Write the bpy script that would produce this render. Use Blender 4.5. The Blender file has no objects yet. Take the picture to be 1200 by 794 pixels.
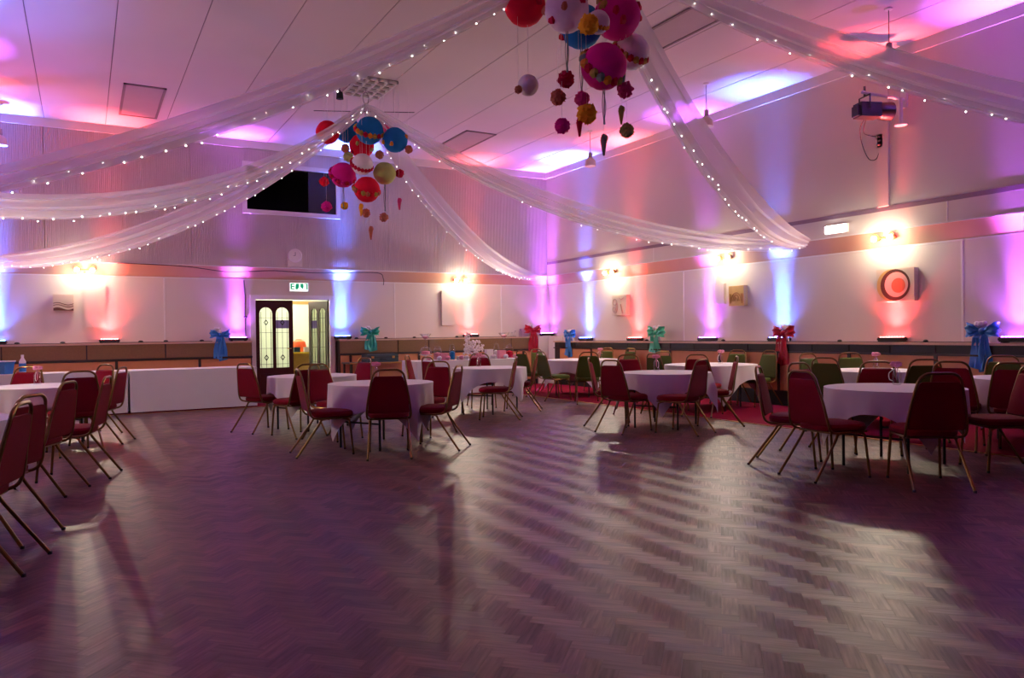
import bpy, math, random
from mathutils import Vector, Matrix, noise
R = math.radians
PI = math.pi
random.seed(7)
S = bpy.context.scene
COL = S.collection

# ------------------------------------------------------------------ camera
F_PX, H = 882.5, 1.30
RIGHT = Vector((0.869005, -0.494629, -0.013112))
UP = Vector((0.015217, 0.000229, 0.999884))
FWD = Vector((0.494569, 0.869104, -0.007726))
cd = bpy.data.cameras.new('camera'); cam = bpy.data.objects.new('camera', cd); COL.objects.link(cam)
cd.sensor_width = 36.0; cd.lens = 36.0 * F_PX / 1200.0; cd.clip_start = 0.05; cd.clip_end = 200
cam.matrix_world = Matrix(((RIGHT.x, UP.x, -FWD.x, 0), (RIGHT.y, UP.y, -FWD.y, 0), (RIGHT.z, UP.z, -FWD.z, H), (0, 0, 0, 1)))
S.camera = cam
# ------------------------------------------------------------------ world, exposure
w = bpy.data.worlds.new('world'); S.world = w; w.use_nodes = True
w.node_tree.nodes['Background'].inputs[0].default_value = (0.02, 0.02, 0.03, 1)
w.node_tree.nodes['Background'].inputs[1].default_value = 0.3
vs = S.view_settings
vs.view_transform = 'Standard'; vs.look = 'None'; vs.gamma = 1.0; vs.exposure = 0.92; vs.use_curve_mapping = False
S.cycles.max_bounces = 8; S.cycles.diffuse_bounces = 5; S.cycles.transparent_max_bounces = 16
S.cycles.sample_clamp_indirect = 4.0
S.cycles.caustics_reflective = False; S.cycles.caustics_refractive = False

# room lamps: their strengths in one place (each is built with its fixture below)
UP_NARROW, UP_FRONT, UP_MID, UP_WIDE, LAMP_W = 9.5, 18.0, 170.0, 45.0, 6.5
LAMP_SPOT = 36.0
UP_GAIN = {'red': .9, 'violet': .8, 'blue': 2.4}
NARROW_GAIN = {'red': .7, 'violet': .9, 'blue': 1.5}
COLS = {'red': (1.0, 0.08, 0.08), 'violet': (0.48, 0.10, 1.0), 'blue': (0.06, 0.16, 1.0)}
WARM = (1.0, 0.86, 0.64)

# ------------------------------------------------------------------ pixel rays (1200x794 frame)
def ray(x, y):
    return RIGHT * (x - 600) - UP * (y - 397) + FWD * F_PX
def at_z(x, y, z):
    r = ray(x, y); t = (z - H) / r.z; return Vector((r.x * t, r.y * t, z))
def at_x(x, y, X):
    r = ray(x, y); t = X / r.x; return Vector((X, r.y * t, H + r.z * t))
def at_y(x, y, Y):
    r = ray(x, y); t = Y / r.y; return Vector((r.x * t, Y, H + r.z * t))
def at_d(x, y, d):
    r = ray(x, y) * (d / F_PX); return Vector((r.x, r.y, H + r.z))

# ------------------------------------------------------------------ materials
def lin(c):
    return tuple((v / 12.92 if v <= .04045 else ((v + .055) / 1.055) ** 2.4) for v in c)
def hexc(h):
    return lin(tuple(int(h[i:i + 2], 16) / 255 for i in (0, 2, 4))) + (1,)
def mat(name, color, rough=.6, metal=0, noise_scale=0, noise_amt=.15, bump=0, bump_scale=200, emit=None, emit_s=0, spec=.5, trans=0, sheen=0, coat=0):
    m = bpy.data.materials.new(name); m.use_nodes = True
    nt = m.node_tree; b = nt.nodes['Principled BSDF']
    col = hexc(color) if isinstance(color, str) else tuple(color) + (1,)
    b.inputs['Base Color'].default_value = col
    b.inputs['Roughness'].default_value = rough; b.inputs['Metallic'].default_value = metal
    b.inputs['Specular IOR Level'].default_value = spec
    b.inputs['Transmission Weight'].default_value = trans
    b.inputs['Sheen Weight'].default_value = sheen
    b.inputs['Coat Weight'].default_value = coat
    if emit:
        b.inputs['Emission Color'].default_value = tuple(emit) + (1,)
        b.inputs['Emission Strength'].default_value = emit_s
    if noise_scale:
        tc = nt.nodes.new('ShaderNodeTexCoord'); n = nt.nodes.new('ShaderNodeTexNoise')
        n.inputs['Scale'].default_value = noise_scale; n.inputs['Detail'].default_value = 4
        nt.links.new(tc.outputs['Object'], n.inputs['Vector'])
        mx = nt.nodes.new('ShaderNodeMix'); mx.data_type = 'RGBA'
        mx.inputs[6].default_value = tuple(v * (1 - noise_amt) for v in col[:3]) + (1,)
        mx.inputs[7].default_value = tuple(min(1, v * (1 + noise_amt)) for v in col[:3]) + (1,)
        nt.links.new(n.outputs['Fac'], mx.inputs[0]); nt.links.new(mx.outputs[2], b.inputs['Base Color'])
    if bump:
        tc = nt.nodes.new('ShaderNodeTexCoord'); n = nt.nodes.new('ShaderNodeTexNoise')
        n.inputs['Scale'].default_value = bump_scale
        bp = nt.nodes.new('ShaderNodeBump'); bp.inputs['Strength'].default_value = bump; bp.inputs['Distance'].default_value = .01
        nt.links.new(tc.outputs['Object'], n.inputs['Vector']); nt.links.new(n.outputs['Fac'], bp.inputs['Height'])
        nt.links.new(bp.outputs[0], b.inputs['Normal'])
    return m
def sheer(name, color, opacity, trans=.5):
    m = bpy.data.materials.new(name); m.use_nodes = True; nt = m.node_tree; nt.nodes.clear()
    o = nt.nodes.new('ShaderNodeOutputMaterial'); mx = nt.nodes.new('ShaderNodeMixShader'); t = nt.nodes.new('ShaderNodeBsdfTransparent')
    d = nt.nodes.new('ShaderNodeBsdfDiffuse'); tr = nt.nodes.new('ShaderNodeBsdfTranslucent'); m2 = nt.nodes.new('ShaderNodeMixShader')
    c = hexc(color); d.inputs[0].default_value = c; tr.inputs[0].default_value = c; m2.inputs[0].default_value = trans
    nt.links.new(d.outputs[0], m2.inputs[1]); nt.links.new(tr.outputs[0], m2.inputs[2])
    mx.inputs[0].default_value = opacity
    nt.links.new(t.outputs[0], mx.inputs[1]); nt.links.new(m2.outputs[0], mx.inputs[2]); nt.links.new(mx.outputs[0], o.inputs[0])
    return m
def wood_grain(name, c1, c2, rough=.41, axis='u'):
    """parquet: grain along U, colour from a per-block number, anisotropic sheen along the grain"""
    m = bpy.data.materials.new(name); m.use_nodes = True; nt = m.node_tree; b = nt.nodes['Principled BSDF']; N = nt.nodes.new; L = nt.links.new
    uv = N('ShaderNodeUVMap'); uv.uv_map = 'UVMap'
    if axis == 'single':
        rnd = N('ShaderNodeObjectInfo').outputs['Random']
    else:
        a = N('ShaderNodeAttribute'); a.attribute_name = 'tone'; rnd = a.outputs['Fac']
    mp = N('ShaderNodeMapping'); mp.inputs['Scale'].default_value = (5, 70, 1); L(uv.outputs[0], mp.inputs[0])
    n = N('ShaderNodeTexNoise'); n.noise_dimensions = '4D'; n.inputs['Scale'].default_value = 1; n.inputs['Detail'].default_value = 5
    mu = N('ShaderNodeMath'); mu.operation = 'MULTIPLY'; mu.inputs[1].default_value = 91.7; L(rnd, mu.inputs[0]); L(mu.outputs[0], n.inputs['W']); L(mp.outputs[0], n.inputs['Vector'])
    ramp = N('ShaderNodeMix'); ramp.data_type = 'RGBA'; ramp.inputs[6].default_value = hexc(c1); ramp.inputs[7].default_value = hexc(c2); L(rnd, ramp.inputs[0])
    g = N('ShaderNodeMapRange'); g.inputs[1].default_value = .3; g.inputs[2].default_value = .7; g.inputs[3].default_value = .62; g.inputs[4].default_value = 1.25; L(n.outputs['Fac'], g.inputs[0])
    mm = N('ShaderNodeMix'); mm.data_type = 'RGBA'; mm.blend_type = 'MULTIPLY'; mm.inputs[0].default_value = 1
    L(ramp.outputs[2], mm.inputs[6]); L(g.outputs[0], mm.inputs[7]); L(mm.outputs[2], b.inputs['Base Color'])
    r = N('ShaderNodeMapRange'); r.inputs[1].default_value = .3; r.inputs[2].default_value = .7; r.inputs[3].default_value = rough + .07; r.inputs[4].default_value = rough - .05; L(n.outputs['Fac'], r.inputs[0]); L(r.outputs[0], b.inputs['Roughness'])
    b.inputs['Anisotropic'].default_value = .34; b.inputs['Specular IOR Level'].default_value = .27
    tg = N('ShaderNodeTangent'); tg.direction_type = 'UV_MAP'; tg.uv_map = 'UVMap'; L(tg.outputs[0], b.inputs['Tangent'])
    bp = N('ShaderNodeBump'); bp.inputs['Strength'].default_value = .22; bp.inputs['Distance'].default_value = .002; L(n.outputs['Fac'], bp.inputs['Height']); L(bp.outputs[0], b.inputs['Normal'])
    return m

M = {}
M['wall'] = mat('wall_paint', 'd8cdc4', .62, noise_scale=1.2, noise_amt=.04, bump=.08, bump_scale=90)
M['stage'] = mat('dark_front_wall', '2a1018', .9, noise_scale=6, noise_amt=.2)  # unseen front wall, coloured dark to cut bounce light from behind the camera
M['strip'] = mat('gap_shade_paint', '8f7684', .7, noise_scale=4, noise_amt=.08)
M['rib'] = mat('ribbed_cladding', 'cfc4c0', .6, noise_scale=2, noise_amt=.05)
M['band'] = mat('soffit_paint', 'c49c84', .55, noise_scale=3, noise_amt=.06)
M['ceiling'] = mat('ceiling_board', 'd6c8c6', .8, noise_scale=.8, noise_amt=.05, bump=.05, bump_scale=60)
M['seam'] = mat('ceiling_seam', '8a7a7a', .8)
M['hatch'] = mat('hatch_board', 'b3a09f', .7, noise_scale=4, noise_amt=.06)
M['white'] = mat('white_gloss', 'e6e0dc', .35, noise_scale=6, noise_amt=.03)
M['parquet'] = wood_grain('parquet_wood', '50332f', '735048')
M['parquet1'] = wood_grain('parquet_wood_single', '50332f', '735048', axis='single')
M['subfloor'] = mat('subfloor', '22150f', .8, noise_scale=8, noise_amt=.1)
M['carpet'] = mat('red_carpet', '7c0a28', .95, noise_scale=160, noise_amt=.3, bump=.5, bump_scale=400, spec=.1)
M['brass'] = mat('brass_edge', 'c89a5a', .3, .9, noise_scale=20, noise_amt=.1)
M['gold'] = mat('gold_tube', '7c6034', .34, .85, noise_scale=30, noise_amt=.1)
M['redfab'] = mat('red_fabric', '74071a', .9, noise_scale=120, noise_amt=.18, bump=.25, bump_scale=500, sheen=.05, spec=.1)
M['greenfab'] = mat('green_fabric', '4c5722', .85, noise_scale=120, noise_amt=.18, bump=.25, bump_scale=500, sheen=.05, spec=.1)
M['black'] = mat('black_metal', '14120f', .4, noise_scale=20, noise_amt=.2)
M['blackrub'] = mat('black_plastic', '100e10', .55, noise_scale=20, noise_amt=.2)
M['board'] = mat('table_board', '6a4a30', .5, noise_scale=10, noise_amt=.15)
M['cloth'] = mat('white_cloth', 'dad6da', .9, noise_scale=5, noise_amt=.03, bump=.1, bump_scale=500, spec=.15, sheen=.2)
M['tulle'] = sheer('white_tulle', 'efe9ee', .62)
M['tulle2'] = sheer('white_tulle_fold', 'f6f0f4', .7)
M['bulb'] = mat('fairy_bulb', (1, 1, 1), .3, noise_scale=0, emit=(1, .93, .85), emit_s=4.5)
M['lampglass'] = mat('lamp_glow', (1, 1, 1), .3, emit=(1, .86, .62), emit_s=40)
M['led'] = {k: mat('led_' + k, (1, 1, 1), .3, emit=v, emit_s=30) for k, v in COLS.items()}
M['wire'] = mat('dark_wire', '1d1618', .5, noise_scale=20)
M['walnut'] = mat('grille_wood', '7a5c34', .5, noise_scale=30, noise_amt=.25)
M['darkwood'] = mat('dark_wood', '2a1a14', .4, noise_scale=14, noise_amt=.25)
M['orange'] = mat('dado_panel', 'cc8a5c', .45, noise_scale=5, noise_amt=.12)
M['ledge'] = mat('ledge_laminate', 'c9a892', .4, noise_scale=10, noise_amt=.08)
M['doorwood'] = mat('door_mahogany', '3c0f10', .3, noise_scale=10, noise_amt=.2, coat=.3)
M['leaded'] = sheer('frosted_pane', 'dfead0', .93, .75)
M['leadpurple'] = sheer('purple_pane', '8a74b4', .9, .7)
M['lead'] = mat('lead_came', '3a3a38', .5, .6)
M['lobby'] = mat('lobby_paint', 'd3d8c6', .7, noise_scale=3, noise_amt=.05)
M['yellow'] = mat('yellow_shelf', 'e0c238', .4, noise_scale=8, noise_amt=.08)
M['orangebox'] = mat('orange_plastic', 'e0572a', .4, noise_scale=8, noise_amt=.08)
def clear_glass():
    m = bpy.data.materials.new('clear_glass'); m.use_nodes = True; nt = m.node_tree; nt.nodes.clear()
    o = nt.nodes.new('ShaderNodeOutputMaterial'); mx = nt.nodes.new('ShaderNodeMixShader'); t = nt.nodes.new('ShaderNodeBsdfTransparent'); g = nt.nodes.new('ShaderNodeBsdfGlossy'); f = nt.nodes.new('ShaderNodeLayerWeight'); k = nt.nodes.new('ShaderNodeMath'); k.operation = 'MULTIPLY'; k.inputs[1].default_value = .55
    t.inputs[0].default_value = (.93, .95, .95, 1); g.inputs['Roughness'].default_value = .05; f.inputs[0].default_value = .35
    nt.links.new(f.outputs['Facing'], k.inputs[0]); nt.links.new(k.outputs[0], mx.inputs[0]); nt.links.new(t.outputs[0], mx.inputs[1]); nt.links.new(g.outputs[0], mx.inputs[2]); nt.links.new(mx.outputs[0], o.inputs[0])
    return m
M['glass'] = clear_glass()
M['pinkfl'] = mat('pink_petal', 'd8879c', .8, noise_scale=40, noise_amt=.2)
M['whitefl'] = mat('white_petal', 'ded4d8', .8, noise_scale=40, noise_amt=.1)
M['canvas'] = mat('canvas', 'd3c5b4', .8, noise_scale=6, noise_amt=.05, bump=.2, bump_scale=300)
M['brown'] = mat('brown_paint', '5a2f22', .6, noise_scale=10, noise_amt=.15)
M['ochre'] = mat('ochre_paint', 'cfae6a', .7, noise_scale=12, noise_amt=.15)
M['ochre2'] = mat('ochre_dark', 'ab8249', .7, noise_scale=12, noise_amt=.15)
M['pinkp'] = mat('pale_pink_paint', 'e8b8a8', .7, noise_scale=12, noise_amt=.06)
M['coral'] = mat('coral_paint', 'd0684c', .7, noise_scale=12, noise_amt=.08)
M['taupe'] = mat('taupe_relief', 'b5a499', .8, noise_scale=12, noise_amt=.08)
M['pane'] = mat('dark_pane', '2c2a34', .15, noise_scale=3)
M['void'] = mat('unlit_room_dark', '0c0a0d', .9)  # near-black colour stands in for the darkness of the unlit room
M['exitface'] = mat('exit_face', (1, 1, 1), .4, emit=(.86, 1, .86), emit_s=.9)
M['exitgreen'] = mat('exit_green', '0f8a58', .4, emit=(.0, .22, .11), emit_s=.6)
M['emface'] = mat('emergency_diffuser', (1, 1, 1), .4, emit=(1, .97, .93), emit_s=9)
M['opal'] = mat('opal_glass', 'd9cfc8', .3, noise_scale=3, noise_amt=.03)
M['case'] = mat('blue_grey_case', '2f4650', .5, noise_scale=8, noise_amt=.15)
def paper(n, c): return mat(n, c, .85, noise_scale=8, noise_amt=.1, bump=.4, bump_scale=30, spec=.15)
PAPER = {'red': paper('paper_red', 'e01632'), 'blue': paper('paper_blue', '1f77b8'), 'white': paper('paper_white', 'ece2ea'), 'magenta': paper('paper_magenta', 'd81a88'), 'lime': paper('paper_lime', 'b7bd70'), 'pink': paper('paper_pink', 'd6417e'), 'yellow': paper('paper_yellow', 'e8ac24'), 'crimson': paper('paper_crimson', 'b81238'), 'brown': paper('paper_brown', 'b86c54'), 'olive': paper('paper_olive', 'b09a48'), 'green': paper('paper_green', '8a9a58'), 'grey': paper('paper_grey', '7c8c82'), 'orange': paper('paper_orange', 'd98a2a')}
BOWM = {'blue': mat('blue_satin', '2f7ac4', .45, noise_scale=14, noise_amt=.15), 'teal': mat('teal_satin', '1aa088', .45, noise_scale=14, noise_amt=.15), 'mint': mat('mint_sequin', '48bd90', .35, noise_scale=60, noise_amt=.25), 'red': mat('red_satin', 'ac0a26', .4, noise_scale=14, noise_amt=.15)}

# ------------------------------------------------------------------ mesh helpers
class MB:
    def __init__(s): s.v = []; s.f = []; s.uv = None
    def add(s, v, f):
        n = len(s.v); s.v += [tuple(p) for p in v]; s.f += [tuple(i + n for i in q) for q in f]; return s
    def box(s, a, b):
        x0, y0, z0 = a; x1, y1, z1 = b
        return s.add([(x0, y0, z0), (x1, y0, z0), (x1, y1, z0), (x0, y1, z0), (x0, y0, z1), (x1, y0, z1), (x1, y1, z1), (x0, y1, z1)],
                     [(3, 2, 1, 0), (4, 5, 6, 7), (0, 1, 5, 4), (1, 2, 6, 5), (2, 3, 7, 6), (3, 0, 4, 7)])
    def tube(s, pts, r, seg=8, closed=False, cap=True):
        pts = [Vector(p) for p in pts]; n = len(pts); rr = r if isinstance(r, (list, tuple)) else [r] * n
        ring = []; up = None
        for i, p in enumerate(pts):
            if closed: t = pts[(i + 1) % n] - pts[i - 1]
            else: t = pts[min(i + 1, n - 1)] - pts[max(i - 1, 0)]
            t = t.normalized()
            if up is None:
                up = Vector((0, 0, 1)) if abs(t.z) < .9 else Vector((1, 0, 0))
            a = up - t * up.dot(t)
            if a.length < 1e-4: a = t.orthogonal()
            a.normalize(); up = a; b = t.cross(a)
            ring.append([p + (a * math.cos(2 * PI * k / seg) + b * math.sin(2 * PI * k / seg)) * rr[i] for k in range(seg)])
        v = [q for g in ring for q in g]; f = []
        for i in range(n if closed else n - 1):
            j = (i + 1) % n
            for k in range(seg):
                l = (k + 1) % seg; f.append((i * seg + k, i * seg + l, j * seg + l, j * seg + k))
        if cap and not closed:
            f.append(tuple(range(seg - 1, -1, -1))); f.append(tuple((n - 1) * seg + k for k in range(seg)))
        return s.add(v, f)
    def lathe(s, prof, seg=20, c=(0, 0, 0)):
        v = []; f = []; n = len(prof)
        for (r, z) in prof:
            for k in range(seg):
                a = 2 * PI * k / seg; v.append((c[0] + max(r, 1e-4) * math.cos(a), c[1] + max(r, 1e-4) * math.sin(a), c[2] + z))
        for i in range(n - 1):
            for k in range(seg):
                l = (k + 1) % seg; f.append((i * seg + k, i * seg + l, (i + 1) * seg + l, (i + 1) * seg + k))
        f.append(tuple(range(seg - 1, -1, -1))); f.append(tuple((n - 1) * seg + k for k in range(seg)))
        return s.add(v, f)
    def sphere(s, c, r, seg=16, rings=9, fn=None):
        v = []; f = []; sc = r if isinstance(r, (list, tuple)) else (r, r, r)
        for i in range(rings + 1):
            th = PI * i / rings
            for k in range(seg):
                ph = 2 * PI * k / seg; d = Vector((math.sin(th) * math.cos(ph), math.sin(th) * math.sin(ph), math.cos(th)))
                q = fn(d) if fn else 1.0
                if i in (0, rings): d = Vector((0, 0, d.z)); q = fn(d) if fn else 1.0
                v.append((c[0] + d.x * sc[0] * q, c[1] + d.y * sc[1] * q, c[2] + d.z * sc[2] * q))
        for i in range(rings):
            for k in range(seg):
                l = (k + 1) % seg; f.append((i * seg + k, (i + 1) * seg + k, (i + 1) * seg + l, i * seg + l))
        return s.add(v, f)
    def grid(s, rows, closed=False):
        n = len(rows[0]); v = [p for r in rows for p in r]; f = []
        for i in range(len(rows) - 1):
            for k in range(n if closed else n - 1):
                l = (k + 1) % n; f.append((i * n + k, i * n + l, (i + 1) * n + l, (i + 1) * n + k))
        return s.add(v, f)
    def xform(s, mtx):
        s.v = [tuple(mtx @ Vector(p)) for p in s.v]; return s
    def mesh(s, name, m, smooth=True):
        me = bpy.data.meshes.new(name); me.from_pydata(s.v, [], s.f); me.validate(); me.update()
        if m: me.materials.append(m)
        if smooth:
            me.polygons.foreach_set('use_smooth', [True] * len(me.polygons))
            try: me.set_sharp_from_angle(angle=R(38))
            except Exception: pass
        return me
    def build(s, name, m, parent=None, smooth=True, loc=None, rz=0):
        o = bpy.data.objects.new(name, s.mesh(name, m, smooth)); COL.objects.link(o)
        if parent: o.parent = parent
        if loc is not None: o.location = loc
        o.rotation_euler[2] = rz
        return o
def tag(o, label=None, cat=None, group=None, kind=None):
    if label: o['label'] = label
    if cat: o['category'] = cat
    if group: o['group'] = group
    if kind: o['kind'] = kind
    return o
def thing(name, label, cat, loc=(0, 0, 0), rz=0, group=None):
    o = bpy.data.objects.new(name, None); COL.objects.link(o); o.empty_display_size = .1
    o.location = loc; o.rotation_euler[2] = rz
    return tag(o, label, cat, group)
def dup(o, parent=None):
    c = o.copy(); COL.objects.link(c); c.parent = parent
    for ch in list(o.children): dup(ch, c)
    return c
def struct(o): o['kind'] = 'structure'; return o
def lamp(kind, name, parent, loc, energy, color, **kw):
    l = bpy.data.lights.new(name, kind); l.energy = energy; l.color = color
    for k, v in kw.items(): setattr(l, k, v)
    o = bpy.data.objects.new(name, l); COL.objects.link(o); o.parent = parent; o.location = loc
    return o
def smooth_path(pts, n=6):
    P = [Vector(p) for p in pts]; out = []
    for i in range(len(P) - 1):
        a = P[max(i - 1, 0)]; b = P[i]; c = P[i + 1]; d = P[min(i + 2, len(P) - 1)]
        for k in range(n):
            t = k / n
            out.append(.5 * ((2 * b) + (c - a) * t + (2 * a - 5 * b + 4 * c - d) * t * t + (3 * b - a - 3 * c + d) * t ** 3))
    out.append(P[-1]); return out

# ------------------------------------------------------------------ room dimensions
XL, XR, YB, YF = -2.2, 10.55, 16.63, -3.0      # upper wall planes
REC = .10                                       # lower walls stand back by this much
XR2, YB2 = XR + REC, YB + REC
ZC, ZCOR = 5.45, 5.29                           # ceiling, underside of cornice
ZB1, ZB0 = 2.78, 2.52                           # soffit band
CX, CY = 8.06, 14.40                            # edges of the carpet
DXR, DYB = XR - .17, YB - .17                   # fronts of the dado
ZR, ZL = 1.09, 1.21                             # dado tops, right wall and back wall

# ---- floor: herringbone parquet, each block its own piece
floor = struct(MB().box((XL, YF, -.08), (XR2, YB2 + 3.2, -.012)).build('floor', M['subfloor'], smooth=False))
W, NB = .076, 3
def block_mb(L, Wd):
    g = .0; mb = MB(); e = .0003
    x, y = L / 2 - g, Wd / 2 - g
    v = [(-x, -y, -.012), (x, -y, -.012), (x, y, -.012), (-x, y, -.012), (-x + e, -y + e, 0), (x - e, -y + e, 0), (x - e, y - e, 0), (-x + e, y - e, 0)]
    return mb.add(v, [(4, 5, 6, 7), (0, 1, 5, 4), (1, 2, 6, 5), (2, 3, 7, 6), (3, 0, 4, 7)])
def add_uv(me, fn):
    uvl = me.uv_layers.new(name='UVMap')
    for lp in me.loops: uvl.data[lp.index].uv = fn(me.vertices[lp.vertex_index].co)
blocks = []
c45 = math.sqrt(.5)
rng = 150
for x in range(-60, 260):
    for y in range(-190, 260):
        d = (x - y) % (2 * NB)
        if d == 0: a, b, hor = (x + NB / 2) * W, (y + .5) * W, True
        elif d == 2 * NB - 1: a, b, hor = (x + .5) * W, (y + NB / 2) * W, False
        else: continue
        X, Y = (a - b) * c45, (a + b) * c45
        if XL + .05 < X < CX - .02 and -.6 < Y < CY - .02: blocks.append((X, Y, hor))
vis = []
for i, (X, Y, hor) in enumerate(blocks):
    p = Vector((X, Y, -H)); dd = p.dot(FWD)
    if dd > 1 and abs(p.dot(RIGHT) / dd) * F_PX < 600 and -p.dot(UP) / dd * F_PX < 397: vis.append((dd, i))
single = set(i for _, i in sorted(vis)[:300])
bme = block_mb(W * NB, W).mesh('parquet_block', M['parquet1'], False); add_uv(bme, lambda c: (c.x, c.y))
big = MB(); uvs = []; tones = []
proto = block_mb(W * NB, W)
rb = random.Random(3)
for i, (X, Y, hor) in enumerate(blocks):
    ang = R(45) if hor else R(135)
    tilt = rb.gauss(0, .0006); tilt2 = rb.gauss(0, .0012)
    if i in single:
        o = bpy.data.objects.new('parquet_block', bme); COL.objects.link(o); o.parent = floor
        o.location = (X, Y, 0); o.rotation_euler = (tilt2, tilt, ang)
    else:
        ca, sa = math.cos(ang), math.sin(ang)
        big.add([(X + p[0] * ca - p[1] * sa, Y + p[0] * sa + p[1] * ca, p[2] + p[0] * tilt + p[1] * tilt2) for p in proto.v], proto.f)
        t = rb.random(); tones += [t] * 8
        o1, o2 = rb.random() * 20, rb.random() * 20
        uvs += [(p[0] + o1, p[1] + o2) for p in proto.v]
me = bpy.data.meshes.new('parquet_blocks_far'); me.from_pydata(big.v, [], big.f); me.update(); me.materials.append(M['parquet'])
uvl = me.uv_layers.new(name='UVMap'); flat = []
vi = [0] * len(me.loops); me.loops.foreach_get('vertex_index', vi)
for k in vi: flat += uvs[k]
uvl.data.foreach_set('uv', flat)
at = me.attributes.new('tone', 'FLOAT', 'POINT'); at.data.foreach_set('value', tones)
far = bpy.data.objects.new('parquet', me); COL.objects.link(far); far.parent = floor; far['kind'] = 'stuff'
# carpet borders and the metal edge strip
MB().box((CX, YF, -.012), (XR2, YB2, .004)).build('carpet', M['carpet'], floor, False)
MB().box((XL, CY, -.012), (CX, YB2, .004)).build('carpet', M['carpet'], floor, False)
MB().box((CX - .02, YF, -.01), (CX + .012, CY, .006)).build('edge_strip', M['brass'], floor, False)
MB().box((XL, CY - .02, -.01), (CX, CY + .012, .005)).build('edge_strip', M['brass'], floor, False)

# ---- ceiling: long boards with seams, cornice
ceil = struct(MB().box((XL, YF, ZC + .012), (XR2, YB2, ZC + .2)).build('ceiling', M['seam'], smooth=False))
edges = [XL] + [-.58 + 1.015 * k for k in range(-1, 11)] + [XR2]
for a, b in zip(edges, edges[1:]):
    if b - a > .05: MB().box((a + .007, YF, ZC), (b - .007, YB2, ZC + .012)).build('ceiling_board', M['ceiling'], ceil, False)
def cornice(name, pts):
    pass
t = struct(MB().box((XR - .025, YF, ZCOR), (XR + .02, YB + .02, ZC)).build('trim_1', M['white'], smooth=False))
t = struct(MB().box((XL, YB - .025, ZCOR), (XR - .025, YB + .02, ZC)).build('trim_2', M['white'], smooth=False))

# ---- back wall: ribbed cladding above, window opening, soffit band, plain wall below with the door opening
WX0, WX1, WZ0, WZ1 = 3.05, 4.97, 4.0, 4.92
DX0, DX1, DZ = 3.20, 4.80, 2.10
wb = struct(MB().box((XL, YB + .05, WZ1), (XR2, YB2 + .1, ZC)).box((XL, YB + .05, ZB1), (XR2, YB2 + .1, WZ0)).box((XL, YB + .05, WZ0), (WX0, YB2 + .1, WZ1)).box((WX1, YB + .05, WZ0), (XR2, YB2 + .1, WZ1))
            .build('wall_back', M['wall'], smooth=False))
wb2 = struct(MB().box((XL, YB2, 0), (DX0, YB2 + .1, ZB1)).box((DX1, YB2, 0), (XR2 + .1, YB2 + .1, ZB1)).box((DX0, YB2, DZ), (DX1, YB2 + .1, ZB1)).build('wall_back_lower', M['wall'], smooth=False))
def ribs(x0, x1, z0, z1):
    mb = MB(); p = .034; n = int((x1 - x0) / p); prof = []
    for i in range(n):
        x = x0 + (x1 - x0) * i / n; q = (x1 - x0) / n
        prof += [(x, YB), (x + q * .62, YB), (x + q * .72, YB + .012), (x + q * .9, YB + .012)]
    prof.append((x1, YB))
    mb.grid([[(x, y, z0) for x, y in prof], [(x, y, z1) for x, y in prof]])
    return mb.build('ribbed_sheet', M['rib'], wb, False)
jo = [XL, -.6, .7, 1.95, WX0]
for a, b in zip(jo, jo[1:]): ribs(a + .004, b - .004, ZB1, ZCOR + .01)
ribs(WX0, WX1, ZB1, WZ0); ribs(WX0, WX1, WZ1, ZCOR + .01)
jo = [WX1, 6.2, 7.45, 8.7, XR]
for a, b in zip(jo, jo[1:]): ribs(a + .004, b - .004, ZB1, ZCOR + .01)
def soffit_back(x0, x1):
    return MB().add([(x0, YB2, ZB0), (x1, YB2, ZB0), (x1, YB, ZB1), (x0, YB, ZB1), (x0, YB2, ZB1), (x1, YB2, ZB1)], [(0, 1, 2, 3), (3, 2, 5, 4)])
soffit_back(XL, XR + .01).build('soffit_band', M['band'], wb, False)
MB().box((XL, YB - .003, ZB1 - .012), (XR, YB + .03, ZB1 + .008)).build('soffit_bead', M['white'], wb, False)
MB().box((XL, YB2 - .012, ZB0 - .012), (XR2, YB2 + .02, ZB0 + .01)).build('picture_bead', M['white'], wb2, False)
for x in (1.42, 6.35, 9.2): MB().box((x, YB2 - .006, ZL), (x + .03, YB2 + .01, ZB0)).build('joint_strip', M['white'], wb2, False)
# ---- right wall
wr = struct(MB().box((XR, YF, ZB1), (XR2 + .1, YB + .06, ZC)).build('wall_right', M['wall'], smooth=False))
wr2 = struct(MB().box((XR2, YF, 0), (XR2 + .1, YB2 + .1, ZB1)).build('wall_right_lower', M['wall'], smooth=False))
MB().add([(XR2, YF, ZB0), (XR2, YB2, ZB0), (XR, YB2, ZB1), (XR, YF, ZB1), (XR2, YF, ZB1), (XR2, YB2, ZB1)], [(0, 3, 2, 1), (3, 4, 5, 2)]).build('soffit_band', M['band'], wr, False)
MB().box((XR - .003, YF, ZB1 - .012), (XR + .03, YB, ZB1 + .008)).build('soffit_bead', M['white'], wr, False)
MB().box((XR2 - .012, YF, ZB0 - .012), (XR2 + .02, YB2, ZB0 + .01)).build('picture_bead', M['white'], wr2, False)
MB().box((XR - .006, YF, 3.07), (XR + .02, YB, 3.135)).build('painted_shade_strip', M['strip'], wr, False)  # shade of a recessed gap, painted as a flat dark strip
MB().box((XR - .03, 7.02, 3.14), (XR + .01, 7.2, ZCOR)).build('pilaster', M['wall'], wr, False)
for y in (6.15, 9.3, 12.4): MB().box((XR - .004, y, ZB1 + .01), (XR + .01, y + .02, 3.07)).build('joint_strip', M['white'], wr, False)
for y in (6.0, 11.6): MB().box((XR2 - .006, y, ZR), (XR2 + .01, y + .03, ZB0)).build('joint_strip', M['white'], wr2, False)
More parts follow.
